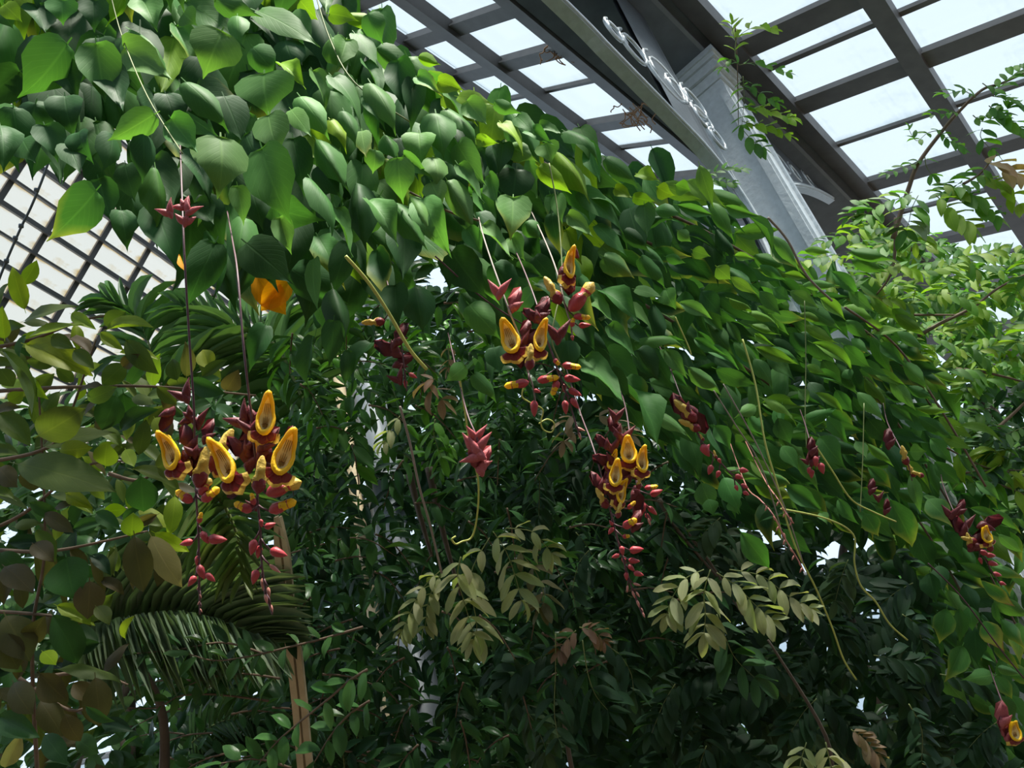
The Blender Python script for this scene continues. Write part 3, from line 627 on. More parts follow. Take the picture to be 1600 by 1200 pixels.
SHELL = grid_mesh('hood', cup_fn(.32, .8), 18, 6, [M['yellow'], M['maroon']], fm=lambda u, v: 1 if v > .55 and .2 > abs(u - .5) * 0 + (0 if u < .3 or u > .7 else 1) else 0)
def lip_mesh():
    V, F = [], []; fm = []
    for k, (a0, a1, L) in enumerate(((-2.9, -2.0, .62), (-2.1, -1.05, .62), (-1.15, -.25, .62))):   # three reflexed maroon lobes
        b = len(V)
        for j in range(5):
            r = .06 + L * j / 4
            for i in range(5):
                a = a0 + (a1 - a0) * i / 4; rr = r * (1 - .18 * abs(i - 2) / 2 * j / 4)
                V.append((rr * math.cos(a) * .9, .08 + rr * math.sin(a) * .75, -.02 + .16 * math.sin(j / 4 * 2.4) - .16 * (j / 4) ** 2 + .03 * (i % 2)))
        for j in range(4):
            for i in range(4): F.append((b + j * 5 + i, b + j * 5 + i + 1, b + j * 5 + i + 6, b + j * 5 + i + 5)); fm.append(1 if j == 3 else 0)
    b = len(V)                                                                                       # tube behind the lobes
    for j, (r, y, z) in enumerate(((.15, .10, -.02), (.17, 0.02, -.16), (.13, -.08, -.28), (.07, -.16, -.36), (.03, -.2, -.42))):
        for i in range(8): V.append((r * math.cos(i * TAU / 8), y + r * .8 * math.sin(i * TAU / 8), z))
    for j in range(4):
        for i in range(8): F.append((b + j * 8 + i, b + j * 8 + (i + 1) % 8, b + (j + 1) * 8 + (i + 1) % 8, b + (j + 1) * 8 + i)); fm.append(0)
    return mesh('flower', V, F, [M['maroon'], M['tan']], fm=fm)
LIP = lip_mesh()
def stamen_mesh():
    g = Geo()
    for x in (-.07, -.02, .03, .08): g.tube([Vector((x * .8, .12, -.02)), Vector((x * 1.2, .4, -.10)), Vector((x, .72, -.06))], .013, 4)
    return mesh('stamen', g.v, g.f, M['stamen'])
STAMEN = stamen_mesh()
def lathe(name, prof, m, n=8, wob=0.0, bend=0.0, split=None):
    V = []; F = []; fm = []
    for j, (y, r) in enumerate(prof):
        for i in range(n):
            a = i * TAU / n; rr = r * (1 + wob * math.sin(a * 2 + y * 9)); V.append((rr * math.cos(a) + bend * y * y, y, rr * math.sin(a)))
    for j in range(len(prof) - 1):
        for i in range(n): F.append((j * n + i, j * n + (i + 1) % n, (j + 1) * n + (i + 1) % n, (j + 1) * n + i))
    return mesh(name, V, F, m)
BUD = [lathe('bud', ((0, .03), (.08, .15), (.25, .235), (.5, .235), (.72, .16), (.88, .08), (1, .01)), M['bud'], 8, .08, b) for b in (-.08, .06)]
BUDP = lathe('bud', ((0, .03), (.15, .13), (.45, .18), (.75, .10), (1, .01)), M['bud_pale'], 6, .1)
BUDCUP = lathe('bud', ((0, .03), (.06, .13), (.2, .22), (.38, .25), (.5, .235), (.6, .17), (.72, .20)), M['bud'], 8, .12)
TIP = lathe('petal_tip', ((.3, .19), (.46, .235), (.62, .22), (.76, .165), (.86, .15), (.94, .10), (1.0, .02)), M['yellow'], 8, .22)
TIPT = lathe('petal_tip', ((.3, .17), (.48, .21), (.62, .17), (.76, .18), (.88, .17), (.96, .10), (1.02, .02)), M['tan'], 8, .28)
HALFTUBE = lathe('half_open_flower', ((-.08, .04), (0, .14), (.12, .20), (.3, .19), (.38, .15)), M['maroon'], 8, .1)
HALFTIP = lathe('petal_tip', ((.2, .17), (.34, .19), (.46, .14), (.6, .18), (.72, .13), (.84, .10), (1, .05), (1.03, .01)), M['tan'], 8, .3)
def bract_mesh(name, m, horns, broad):
    """spent calyx: a small cup with thick, pointed, outward curling horns, or one broad folded blade"""
    V, F = [], []
    for (a, L, cv) in horns:
        b = len(V); n = 6
        for j in range(6):
            t = j / 5; rr = .17 * (1 - t) ** .55 * (.75 + .5 * math.sin(math.pi * min(1, t * 1.3))) + .012
            cx = L * (math.sin(a) * t + cv * t * t); cy = L * math.cos(a) * t; cz = .10 * math.sin(t * 2.5)
            for i in range(n):
                th = TAU * i / n; V.append((cx + rr * math.cos(th) * math.cos(a), cy - rr * math.cos(th) * math.sin(a), cz + rr * .55 * math.sin(th)))
        for j in range(5):
            for i in range(n): F.append((b + j * n + i, b + j * n + (i + 1) % n, b + (j + 1) * n + (i + 1) % n, b + (j + 1) * n + i))
    if broad:
        b = len(V)
        for (x, y, z) in ((0, -.1, 0), (-.30, .35, .10), (0, .42, -.08), (.26, .30, .12), (-.22, .85, .02), (.02, 1.0, -.02), (.20, .75, .05), (0, -.1, -.06), (0, .5, -.16)): V.append((x, y, z))
        F += [tuple(b + q for q in f) for f in ((0, 2, 1), (0, 3, 2), (1, 2, 5, 4), (2, 3, 6, 5), (7, 1, 8), (7, 8, 3), (1, 4, 5, 8), (8, 5, 6, 3))]
    b = len(V)
    for j, (y, r_) in enumerate(((-.22, .04), (-.10, .13), (.06, .19), (.2, .15))):
        for i in range(6): V.append((r_ * math.cos(i * TAU / 6), y, .02 + r_ * .8 * math.sin(i * TAU / 6)))
    for j in range(3):
        for i in range(6): F.append((b + j * 6 + i, b + j * 6 + (i + 1) % 6, b + j * 6 + 6 + (i + 1) % 6, b + j * 6 + 6 + i))
    return mesh(name, V, F, m)
BR = {(c, k): bract_mesh('bract', M[c], h, bd) for c in ('bract', 'bract_pink') for k, (h, bd) in enumerate((([(-.75, .8, -.05), (.35, .85, .15)], False), ([(.6, .55, .1)], True), ([(-1.1, .85, .25), (.9, .7, -.1), (.1, .5, 0)], False)))}

class Raceme:
    def __init__(s, name, label, crop, stem, z, group=None, mk='dark_stem', extra=(), r=.0019):
        s.ox, s.oy, s.k = crop; s.z = z; pts = [s.px(*p) for p in stem]; pts = [tuple(p) for p in extra] + pts; s.line = pts
        s.root = empty(name, P(*pts[0], z)); tag(s.root, label, 'flower', group or 'flower racemes hanging from the vine'); s.base = P(*pts[0], z)
        Geo().tube(smooth_path([P(x, y, z + (.45, .2, .05)[i] if i < 3 else z) for i, (x, y) in enumerate(pts)], 5), [r * (.75 + .25 * math.sin(i / (5 * (len(pts) - 1)) * 3)) for i in range(5 * (len(pts) - 1) + 1)], 5).build('stem', M[mk], s.root, smooth=True)
    def px(s, x, y): return (s.ox + x / s.k, s.oy + y / s.k)
    def fr(s, b, t, L=None, face=None, dz=0.0, roll=0.0, wscale=1.0):
        """matrix for a piece whose +Y runs from b to t (crop pixels), +Z towards the viewer"""
        B, T_ = P(*s.px(*b), s.z + dz), P(*s.px(*t), s.z + dz); y = (T_ - B); L = y.length; y.normalize()
        zc = (CB + CR * math.sin(roll)).normalized(); zc = (zc - y * zc.dot(y)).normalized(); x = y.cross(zc)
        m = Matrix((x * L * wscale, y * L, zc * L)).transposed().to_4x4(); m.translation = B - s.base; return m
    def stalk(s, b, dz=0.0, parent=None):
        q = s.px(*b); best = min(((q[0] - (a[0] + (c[0] - a[0]) * f)) ** 2 + (q[1] - 14 - (a[1] + (c[1] - a[1]) * f)) ** 2, a[0] + (c[0] - a[0]) * f, a[1] + (c[1] - a[1]) * f) for a, c in zip(s.line, s.line[1:]) for f in (0, .25, .5, .75, 1))
        if best[0] > 70 ** 2: return
        A, B = P(best[1], best[2], s.z), P(*q, s.z + dz); mid = (A + B) / 2 + CR * random.uniform(-.002, .002)
        Geo().tube([A, mid, B], .0016, 4).build('stalk', M['dark_stem'], s.root, smooth=True)
    def flower(s, b, t, w=90, roll=0.0, dz=-.02):
        L = math.hypot(t[0] - b[0], t[1] - b[1]); m = s.fr(b, t, dz=dz, roll=roll, wscale=w * .88 / L / .56)
        f = obj('flower', LIP, s.root, m); f['label'] = 'maroon tube and reflexed lobes'
        for nm, me, lab in (('yellow_rim', RIM, 'thick bright yellow petal rim'), ('throat', THROAT, 'pale striped throat'), ('hood', SHELL, None), ('stamen', STAMEN, 'pale stamens')):
            o = obj(nm, me, f)
            if lab: o['label'] = lab
        return f
    def half(s, b, t, dz=-.01):
        f = obj('half_open_flower', HALFTUBE, s.root, s.fr(b, t, dz=dz)); obj('petal_tip', HALFTIP, f)['label'] = 'crumpled ochre petals'; s.stalk(b, dz)
    def tipbud(s, b, t, tan=False, dz=-.008, w=1.0):
        f = obj('bud', BUDCUP, s.root, s.fr(b, t, dz=dz, wscale=w)); obj('petal_tip', TIPT if tan else TIP, f)['label'] = 'yellow petal tip'; s.stalk(b, dz)
    def bud(s, b, t, pale=False, dz=0.0, w=1.0):
        obj('bud', BUDP if pale else random.choice(BUD), s.root, s.fr(b, t, dz=dz + random.uniform(-.006, .006), wscale=w)); s.stalk(b, dz)
    def bract(s, c, L, ang=0, v=0, pink=False, dz=0.0):
        L *= 1.35; a = math.radians(ang); dx, dy = math.sin(a) * L * .5, -math.cos(a) * L * .5
        obj('bract', BR[('bract_pink' if pink else 'bract', v)], s.root, s.fr((c[0] - dx, c[1] - dy), (c[0] + dx, c[1] + dy), dz=dz + random.uniform(-.01, .01), roll=random.uniform(-.4, .4)))
    def tipbeads(s, pts, L=20, pale=True):
        for i, (x, y) in enumerate(pts):
            dx = (12 if i % 2 else -12); s.bud((x, y), (x + dx, y + L), pale)
    def done(s): pass

C4 = (220, 580, 3.157)
A = Raceme('flower_raceme', 'leftmost hanging flower raceme, on a long black thread stem below pink spent bracts', C4, [(262, 165), (265, 330), (270, 500), (275, 640), (285, 800), (288, 950), (290, 1080), (292, 1200)], 1.22, extra=[(280, 190), (282, 240), (285, 320), (288, 394), (296, 530)])
A.flower((170, 470), (95, 300), 105, -.3); A.half((285, 560), (325, 375)); A.half((350, 480), (450, 290), .02); A.flower((395, 480), (350, 360), 60, .5, .02)
A.half((255, 500), (230, 400), 0.0)
A.tipbud((255, 645), (172, 590)); A.tipbud((300, 640), (388, 575)); A.tipbud((290, 610), (345, 530), True); A.tipbud((285, 750), (300, 695))
for b, t in (((258, 840), (190, 850)), ((330, 825), (425, 840)), ((300, 790), (330, 855)), ((280, 910), (282, 965)), ((285, 955), (308, 1030)), ((320, 1000), (370, 1035)), ((270, 1010), (235, 1065))): A.bud(b, t, w=1.1)
A.tipbeads([(287, 1060), (289, 1100), (290, 1135), (291, 1170)])
for c, L, a, v in (((205, 80), 90, -20, 0), ((290, 210), 85, 5, 0), ((338, 285), 85, 20, 1), ((205, 205), 80, -60, 2), ((125, 250), 90, -150, 1), ((230, 320), 100, -15, 1), ((275, 360), 80, 5, 2), ((240, 470), 90, 160, 1), ((275, 430), 70, 0, 1)): A.bract(c, L, a, v)
for x, y, a, v in ((260, 322, -25, 0), (281, 312, -35, 2), (304, 322, 40, 0), (292, 334, 10, 2)):
    A.bract(((x - 220) * 3.157, (y - 580) * 3.157), 72, a, v, True, -.01)
B = Raceme('flower_raceme', 'largest flower raceme with four open yellow flowers, beside the leftmost raceme', C4, [(535, 130), (545, 200), (555, 330), (570, 470), (575, 620), (590, 780), (597, 950), (620, 1100), (650, 1200)], 1.18, extra=[(355, 330), (364, 380), (371, 425), (380, 534)])
B.flower((450, 530), (345, 335), 105, -.2, -.03); B.flower((608, 300), (632, 105), 100, .2, -.01); B.flower((680, 490), (755, 285), 115, .3, -.03); B.half((578, 590), (600, 420), -.05); B.half((700, 480), (745, 440), 0)
B.flower((585, 420), (575, 320), 50, .2, .02)
B.tipbud((618, 605), (790, 545), True, w=.8); B.tipbud((632, 690), (768, 640), w=.85); B.tipbud((548, 690), (460, 650)); B.tipbud((560, 660), (545, 600))
for b, t in (((610, 770), (668, 755)), ((560, 830), (548, 910)), ((585, 860), (580, 925)), ((638, 880), (720, 918)), ((575, 980), (545, 1050)), ((590, 730), (600, 770))): B.bud(b, t, w=1.15)
for b, t in (((635, 955), (690, 995)), ((600, 1020), (604, 1085)), ((628, 1065), (635, 1120)), ((612, 1100), (625, 1150)), ((640, 1150), (650, 1200))): B.bud(b, t, True)
for c, L, a, v in (((485, 200), 110, -30, 0), ((550, 245), 95, 0, 0), ((600, 185), 100, 25, 2), ((640, 325), 100, 40, 1), ((480, 370), 110, -50, 1), ((525, 330), 90, 10, 1), ((535, 400), 110, 0, 1), ((465, 590), 80, -130, 1), ((560, 635), 60, -10, 0), ((735, 305), 60, 20, 1), ((630, 460), 120, 170, 1)): B.bract(c, L, a, v)
C5 = (740, 370, 3.873)
C = Raceme('flower_raceme', 'flower raceme with two open yellow flowers in front of the middle of the vine', C5, [(60, 0), (130, 210), (210, 430), (260, 560), (300, 680), (330, 820), (355, 890), (370, 970), (372, 1010)], 1.46, mk='grey_stem', extra=[(748, 340)])
C.flower((245, 690), (178, 500), 125, -.2, -.02); C.flower((390, 680), (432, 500), 95, .35, -.03); C.half((338, 795), (347, 650), -.05)
C.tipbud((335, 880), (185, 905), w=.75); C.bud((365, 925), (405, 945), w=1.2); C.bud((368, 990), (360, 1090)); C.bud((300, 700), (315, 640))
for c, L, a, v in (((165, 285), 105, 10, 0), ((255, 370), 110, 20, 1), ((420, 430), 110, 30, 1), ((345, 470), 90, -50, 1), ((320, 560), 100, 10, 1), ((290, 610), 100, -10, 0), ((275, 720), 120, 170, 1), ((345, 620), 110, 30, 1)): C.bract(c, L, a, v, c[1] < 400)
D = Raceme('flower_raceme', 'raceme of red buds with yellow tips hanging right of the two open yellow flowers', C5, [(300, 190), (380, 400), (430, 580), (480, 720), (530, 870), (570, 970), (600, 1070), (640, 1200)], 1.5, mk='dark_stem', extra=[(800, 380)])
D.tipbud((485, 740), (520, 775), w=1.3); D.tipbud((535, 775), (650, 790), w=.8); D.tipbud((385, 870), (518, 850), w=.75); D.tipbud((510, 870), (475, 960))
for b, t in (((548, 850), (645, 875)), ((545, 890), (555, 945)), ((575, 920), (650, 968)), ((590, 975), (632, 1045)), ((550, 990), (565, 1075))): D.bud(b, t, w=1.0)
D.bud((620, 1155), (675, 1175), True); D.bud((635, 1180), (650, 1230), True); D.bract((515, 540), 120, 5, 0); D.bract((425, 420), 100, 20, 1)
E = Raceme('flower_raceme', 'small raceme with an upright yellow flower against the vine leaves, highest of the open ones', C5, [(430, 20), (500, 200), (550, 400), (590, 540), (597, 610)], 1.6, mk='grey_stem', extra=[(830, 330)])
E.flower((572, 240), (600, 60), 80, .5, -.02); E.half((520, 395), (430, 245)); E.half((590, 330), (560, 225)); E.tipbud((580, 450), (725, 280), True, w=.8); E.tipbud((592, 545), (605, 490), w=1.2)
E.tipbud((605, 480), (708, 490), w=.8); E.bud((635, 540), (710, 528)); E.bud((597, 595), (597, 630), w=1.2); E.bract((570, 270), 130, 175, 1); E.bract((600, 85), 60, -40, 0)
C6 = (880, 620, 3.43)
F_ = Raceme('flower_raceme', 'long drooping raceme with yellow flowers and a tail of red buds above the dark shrubs', C6, [(150, 240), (200, 400), (240, 560), (270, 680), (300, 800), (330, 900), (370, 1030), (400, 1110), (435, 1180)], 1.62, extra=[(880, 560), (905, 640)])
F_.flower((355, 345), (343, 210), 95, 0, -.02); F_.flower((420, 395), (432, 262), 75, .3, -.03); F_.flower((275, 470), (292, 335), 75, -.1, -.04); F_.flower((300, 560), (335, 440), 60, .4, -.03); F_.flower((250, 380), (285, 285), 50, -.4, 0)
F_.half((232, 590), (178, 488)); F_.half((292, 645), (308, 565), -.04); F_.half((405, 490), (410, 415), -.03)
F_.tipbud((320, 700), (395, 655), w=1.1); F_.tipbud((318, 750), (358, 745), w=1.3); F_.tipbud((345, 600), (388, 560), w=.9)
for b, t in (((270, 700), (238, 735)), ((265, 690), (250, 660)), ((355, 822), (432, 822)), ((302, 845), (260, 865)), ((350, 875), (410, 888)), ((350, 900), (380, 938)), ((378, 940), (430, 962)), ((335, 940), (345, 985)), ((310, 800), (325, 850)), ((320, 860), (330, 900))): F_.bud(b, t, w=1.15)
for b, t in (((375, 1000), (418, 1012)), ((345, 1010), (343, 1050)), ((370, 1040), (385, 1080)), ((390, 1045), (410, 1075)), ((395, 1090), (408, 1130)), ((415, 1130), (430, 1165)), ((425, 1155), (438, 1185))): F_.bud(b, t, True)
for c, L, a, v in (((175, 445), 80, -30, 1), ((330, 180), 90, 10, 0), ((270, 150), 80, -20, 1), ((205, 235), 70, -40, 1), ((265, 235), 80, 0, 0), ((210, 335), 90, -70, 1), ((330, 395), 100, 0, 1), ((290, 75), 70, 10, 0), ((395, 655), 80, 20, 1), ((370, 380), 110, 160, 1), ((275, 520), 130, 165, 1), ((240, 430), 90, -10, 1)): F_.bract(c, L, a, v)
F2 = Raceme('flower_raceme', 'short cluster of small red buds just right of the long drooping raceme', C6, [(330, 40), (370, 300), (400, 500), (430, 580), (465, 680)], 1.68, extra=[(960, 590)])
F2.tipbud((435, 490), (508, 478), w=.8); F2.bud((465, 525), (535, 505), w=1.1); F2.bud((455, 590), (505, 630)); F2.bud((430, 570), (440, 615)); F2.bud((425, 600), (415, 650)); F2.bud((440, 625), (470, 665)); F2.bud((455, 650), (468, 690), True); F2.bract((400, 560), 90, 170, 1); F2.bract((405, 610), 80, 160, 0)
C2_ = (520, 380, 2.857)
G = Raceme('flower_raceme', 'spent pink bracts hanging alone in front of the dark middle shrubs', C2_, [(560, 600), (600, 760), (640, 860), (660, 950)], 1.62, mk='dark_stem', extra=[(700, 520)])
for c, L, a, v in (((650, 870), 95, 10, 0), ((680, 950), 80, 25, 1), ((610, 920), 90, -60, 0), ((640, 960), 90, -20, 1), ((645, 830), 70, 10, 0)): G.bract(c, L, a, v, True)
C7 = (1040, 380, 2.857)
H = Raceme('flower_raceme', 'shaded brownish yellow flowers over red buds, under the right half of the vine', C7, [(20, 560), (90, 740), (160, 880), (230, 960), (300, 1040), (370, 1120)], 1.95, extra=[(1030, 540)])
H.half((130, 790), (40, 700), 0); H.half((150, 830), (60, 790), 0); H.half((170, 880), (150, 850), 0); H.half((225, 960), (215, 925)); H.bract((60, 720), 90, -30, 1); H.bract((150, 800), 90, 150, 1)
for b, t in (((160, 900), (200, 950)), ((205, 990), (195, 1035)), ((240, 1015), (230, 1050)), ((310, 1035), (345, 1055)), ((330, 1010), (370, 1022)), ((310, 1080), (325, 1105)), ((335, 1080), (370, 1090)), ((345, 1110), (375, 1122)), ((235, 960), (245, 985)), ((170, 930), (200, 900))): H.bud(b, t, w=1.3)
J = Raceme('flower_raceme', 'pinkish closed buds and bracts in the shade right of the vine centre', C7, [(620, 800), (640, 870), (660, 950), (670, 1010)], 2.1, extra=[(1250, 640)])
for c, L, a, v in (((650, 900), 70, 0, 1), ((660, 940), 80, 10, 1), ((622, 955), 50, -20, 0)): J.bract(c, L * .8, a, v)
for b, t in (((665, 950), (675, 1000)), ((650, 1010), (655, 1050)), ((690, 980), (700, 1032)), ((640, 1000), (640, 1030))): J.bud(b, t, w=1.3)
K = Raceme('flower_raceme', 'shaded yellow flower with red bracts deep under the right end of the vine', C7, [(990, 800), (1040, 900), (1080, 980), (1100, 1060)], 2.35, extra=[(1380, 630)])
K.half((1075, 985), (1055, 905), 0); K.half((1110, 1040), (1080, 985), 0); K.half((1150, 1040), (1100, 1020)); K.bract((995, 865), 60, 0, 1)
for c, L, a, v in (((920, 1080), 60, 10, 1), ((950, 1120), 50, 0, 0), ((985, 1170), 60, 10, 1)): K.bract(c, L * .8, a, v)
C8 = (1040, 780, 2.857)
Lr = Raceme('flower_raceme', 'yellow flower cluster with small red buds in front of the lower column', C8, [(1240, -60), (1290, 60), (1360, 160), (1410, 240), (1450, 310), (1500, 390)], 2.3, extra=[(1470, 740)])
Lr.half((1385, 190), (1320, 170), -.02); Lr.flower((1440, 190), (1425, 120), 60, .3, -.03); Lr.half((1450, 230), (1445, 160), -.03); Lr.half((1360, 215), (1345, 150), -.02)
for b, t in (((1405, 230), (1445, 255)), ((1400, 260), (1415, 290)), ((1440, 280), (1485, 298)), ((1460, 330), (1500, 345)), ((1430, 250), (1475, 250)), ((1490, 370), (1520, 385))): Lr.bud(b, t, w=1.1)
for c, L, a, v in (((1300, 110), 80, -30, 1), ((1330, 90), 80, 10, 0), ((1400, 175), 80, 40, 1), ((1460, 100), 80, 70, 1), ((1280, 40), 60, 10, 0), ((1320, 30), 50, 20, 1)): Lr.bract(c, L, a, v)
Mr = Raceme('flower_raceme', 'single orange yellow flower with pink bracts at the lower right picture edge', C8, [(1470, 820), (1500, 900), (1540, 990)], 2.2, extra=[(1545, 1040)])
Mr.flower((1565, 1070), (1555, 990), 70, .3, -.02); Mr.bract((1500, 950), 80, 0, 1, True); Mr.bract((1510, 1020), 80, -20, 1, True); Mr.bract((1540, 1060), 70, 170, 1)
Nr = Raceme('flower_raceme', 'dim raceme with brownish yellow and red pieces behind the thick yellow tendril', C2_, [(230, 120), (260, 250), (300, 420), (320, 560), (330, 660)], 1.75, extra=[(590, 400)])
Nr.half((290, 310), (255, 235), 0); Nr.half((225, 350), (130, 355), 0)
for c, L, a, v in (((235, 465), 90, -60, 1), ((325, 520), 70, 60, 1), ((310, 400), 80, 30, 1), ((285, 580), 60, -20, 0)): Nr.bract(c, L, a, v)
Nr.bud((340, 580), (375, 605)); Nr.bud((320, 610), (330, 650))
Or = Raceme('bud_raceme', 'slender pinkish raceme tail of tiny dry buds, left of two hanging below the vine', C8, [(360, -60), (420, 0), (480, 70), (530, 170), (590, 270), (620, 325)], 2.0, mk='bud_pale', extra=[(1140, 690)])
Or.tipbeads([(455, 30), (480, 75), (505, 120), (525, 150), (535, 180), (555, 215), (575, 250), (595, 280), (610, 305)], 24)
Or2 = Raceme('bud_raceme', 'slender pinkish raceme tail of tiny dry buds, right and shorter of two below the vine', C8, [(440, -90), (500, 0), (535, 60), (572, 108)], 2.05, mk='bud_pale', extra=[(1165, 690)])
Or2.tipbeads([(505, 10), (520, 35), (535, 60), (555, 80), (565, 98)], 22)
# ------------------------------------------------------------------ shrubs, palms and trees
def camvec(r, u, b): return CR * r + CU * u + CB * b
def hang(pt, d, L): return pt + d * L

OL, OY, OB, OT = (.085, .125, .028), (.23, .31, .03), (.085, .072, .032), (.32, .26, .13)  # olive, yellow green with backlight painted in, bronze, tan
GG, GDK, GBR = (.040, .105, .032), (.016, .046, .020), (.09, .24, .03)
olive = Plant('olive_shrub', (P(60, 900, 1.9).x, P(60, 900, 1.9).y, 0), 'broad leaved shrub with olive, bronze and yellow green leaves at the left picture edge', 'shrub', 'soft')
OH = {
 (0, 380): [(110,295,55,105,75,'y'),(100,185,165,75,65,'y'),(20,425,10,280,75,'y'),(110,345,350,285,62,'o'),(130,415,375,368,62,'y'),(120,455,415,590,85,'y'),(320,318,428,385,55,'y'),(465,365,562,305,85,'o'),(480,385,685,375,55,'y'),(450,400,552,478,52,'y'),
  (565,435,708,585,95,'o'),(560,540,455,635,95,'o'),(390,700,525,640,75,'o'),(550,550,622,495,62,'b'),(790,612,770,515,75,'o'),(935,560,905,475,85,'y'),(900,595,1015,520,55,'o'),(850,610,1005,672,85,'g'),(1010,655,1065,565,85,'b'),
  (10,480,145,778,80,'o'),(170,860,385,735,160,'o'),(190,905,518,850,80,'o'),(80,985,522,1115,165,'o'),(620,945,652,785,75,'o'),(470,995,480,885,105,'y'),(265,925,415,912,85,'y'),(0,760,135,905,105,'o'),(40,705,105,665,65,'y'),
  (515,680,455,835,125,'g'),(550,668,575,825,110,'g'),(540,835,705,740,65,'g'),(590,690,695,720,45,'o'),(630,1040,640,1200,135,'g'),(590,1010,805,1105,65,'o'),(300,1120,415,1185,65,'y'),(840,855,830,778,55,'y'),(100,600,215,695,65,'y'),
  (150,990,150,1105,115,'b'),(0,560,60,640,80,'o'),(330,480,420,560,70,'o'),(230,420,330,470,70,'o'),(700,640,790,720,60,'o'),(0,1000,80,1090,90,'b'),(250,560,330,620,60,'o'),(420,820,520,780,60,'b'),(690,780,740,860,70,'y'),(560,920,600,1000,60,'y'),(700,1000,790,1040,60,'o')],
 (0, 780): [(600,165,640,415,125,'b'),(675,165,815,395,115,'t'),(690,150,845,235,65,'Y'),(585,165,595,60,95,'y'),(460,55,565,45,65,'Y'),(130,15,275,80,62,'g'),(340,0,415,65,52,'y'),(295,260,335,445,190,'g'),(400,365,390,535,135,'b'),(25,520,135,725,160,'b'),
  (235,515,345,735,135,'g'),(255,475,425,565,65,'y'),(425,795,440,1015,125,'b'),(0,970,175,1065,105,'g'),(95,1045,20,1200,75,'t'),(385,925,515,992,52,'g'),(345,1060,445,1135,85,'g'),(250,760,540,822,55,'o'),(330,130,480,100,60,'g'),(20,300,150,420,120,'b'),(0,600,80,760,140,'b'),
  (120,640,200,520,100,'b'),(180,780,300,900,120,'b'),(60,820,150,960,120,'b'),(200,60,330,150,70,'b'),(430,480,490,560,70,'o'),(330,820,400,900,80,'b'),(180,900,280,1060,110,'b'),(290,960,360,1080,90,'b'),(0,240,110,330,90,'g'),(150,200,240,280,90,'b'),(200,1050,300,1180,90,'g'),(430,60,540,140,70,'g'),(560,620,600,520,40,'y'),(190,680,250,740,70,'Y')]}
OC = {'y': OY, 'o': OL, 'b': OB, 't': OT, 'g': GG, 'Y': (.42, .58, .02)}  # the brightest tint paints direct sun on single leaves
oav = []
for (ox, oy), lst in OH.items():
    for (bx, by, tx, ty, wd, c) in lst:
        s = 2.857; z = random.uniform(1.75, 2.05)
        olive.hand('ellip', ox + bx / s, oy + by / s, ox + tx / s, oy + ty / s, wd / s, z, random.uniform(-.03, .05), jit(OC[c]), 1.0, ratio=.5)
        oav.append((ox + (bx + tx) / 2 / s, oy + (by + ty) / 2 / s))
OPOLY = [(-40, 480), (60, 500), (140, 540), (230, 560), (330, 570), (350, 600), (260, 640), (270, 760), (290, 860), (200, 900), (150, 980), (180, 1100), (140, 1240), (-40, 1240)]
for lay, (sp, z0) in enumerate(((34, 2.0), (34, 2.2), (36, 2.4))):
    for (x, y) in darts(OPOLY, sp, 3000, oav if lay == 0 else ()):
        a = random.uniform(0, TAU); L = random.uniform(38, 62); c = random.choice((OL, OL, OY, OB, GG)) if y < 800 else random.choice((OB, OL, OB, GG, GDK))
        olive.hand('ellip', x, y, x + math.cos(a) * L, y + abs(math.sin(a)) * L * (1 if random.random() < .7 else -1), L * random.uniform(.25, .5), z0 + random.uniform(-.05, .1), random.uniform(-.03, .05), jit(c), prio=0)
        if lay: olive.rec[-1] = (-1,) + olive.rec[-1][1:]
for line in ([(-20, 545), (50, 530), (130, 500), (190, 490)], [(-20, 612), (100, 605), (240, 604), (400, 618)], [(-20, 722), (60, 705), (100, 670), (150, 530)], [(-20, 830), (40, 800), (130, 730), (200, 720)], [(0, 860), (90, 860), (230, 830)], [(30, 1060), (110, 1110), (160, 1090)],
             [(170, 740), (220, 750), (265, 718)], [(60, 1240), (50, 1000), (70, 850), (60, 600)], [(60, 1060), (140, 1050), (200, 1070)], [(-20, 955), (60, 960), (140, 970)]):
    olive.stem(smooth_path(pxpath(line, 2.02)), .006, 'woody', 'branch')
olive.finish()

def spray(pl, line, z, n, Lpx, kind, cols, wr=.45, mk='woody', r=.004, spread=60, droop=.25, dzs=.0, prio=0.0, mass=False, twig=True):
    """a twig with alternate leaves"""
    pts = smooth_path([P(x, y, z + dzs * i) for i, (x, y) in enumerate(line)], 6)
    if twig: pl.stem(pts, r, mk, 'twig')
    m = len(pts)
    for i in range(n):
        f = (i + .6) / n * (m - 1); k = min(int(f), m - 2); p = pts[k].lerp(pts[k + 1], f - k); t = (pts[k + 1] - pts[k]).normalized()
        sd = (1 if i % 2 else -1); side = t.cross(CB + UP * .5).normalized() * sd
        a = math.radians(spread + random.uniform(-14, 14)) if i < n - 1 else .1
        d = (t * math.cos(a) + side * math.sin(a) - UP * (droop + random.uniform(-.1, .15)) + CB * random.uniform(-.15, .25)).normalized()
        L = Lpx * z / FPX * random.uniform(.8, 1.15); nh = UP * .8 + CB * .55 + rvec() * .35
        pl.leaf(kind, frame(p, p + d * L, L * wr * random.uniform(.85, 1.1), nh), jit(random.choice(cols)), 1.0, prio=prio, mass=mass)
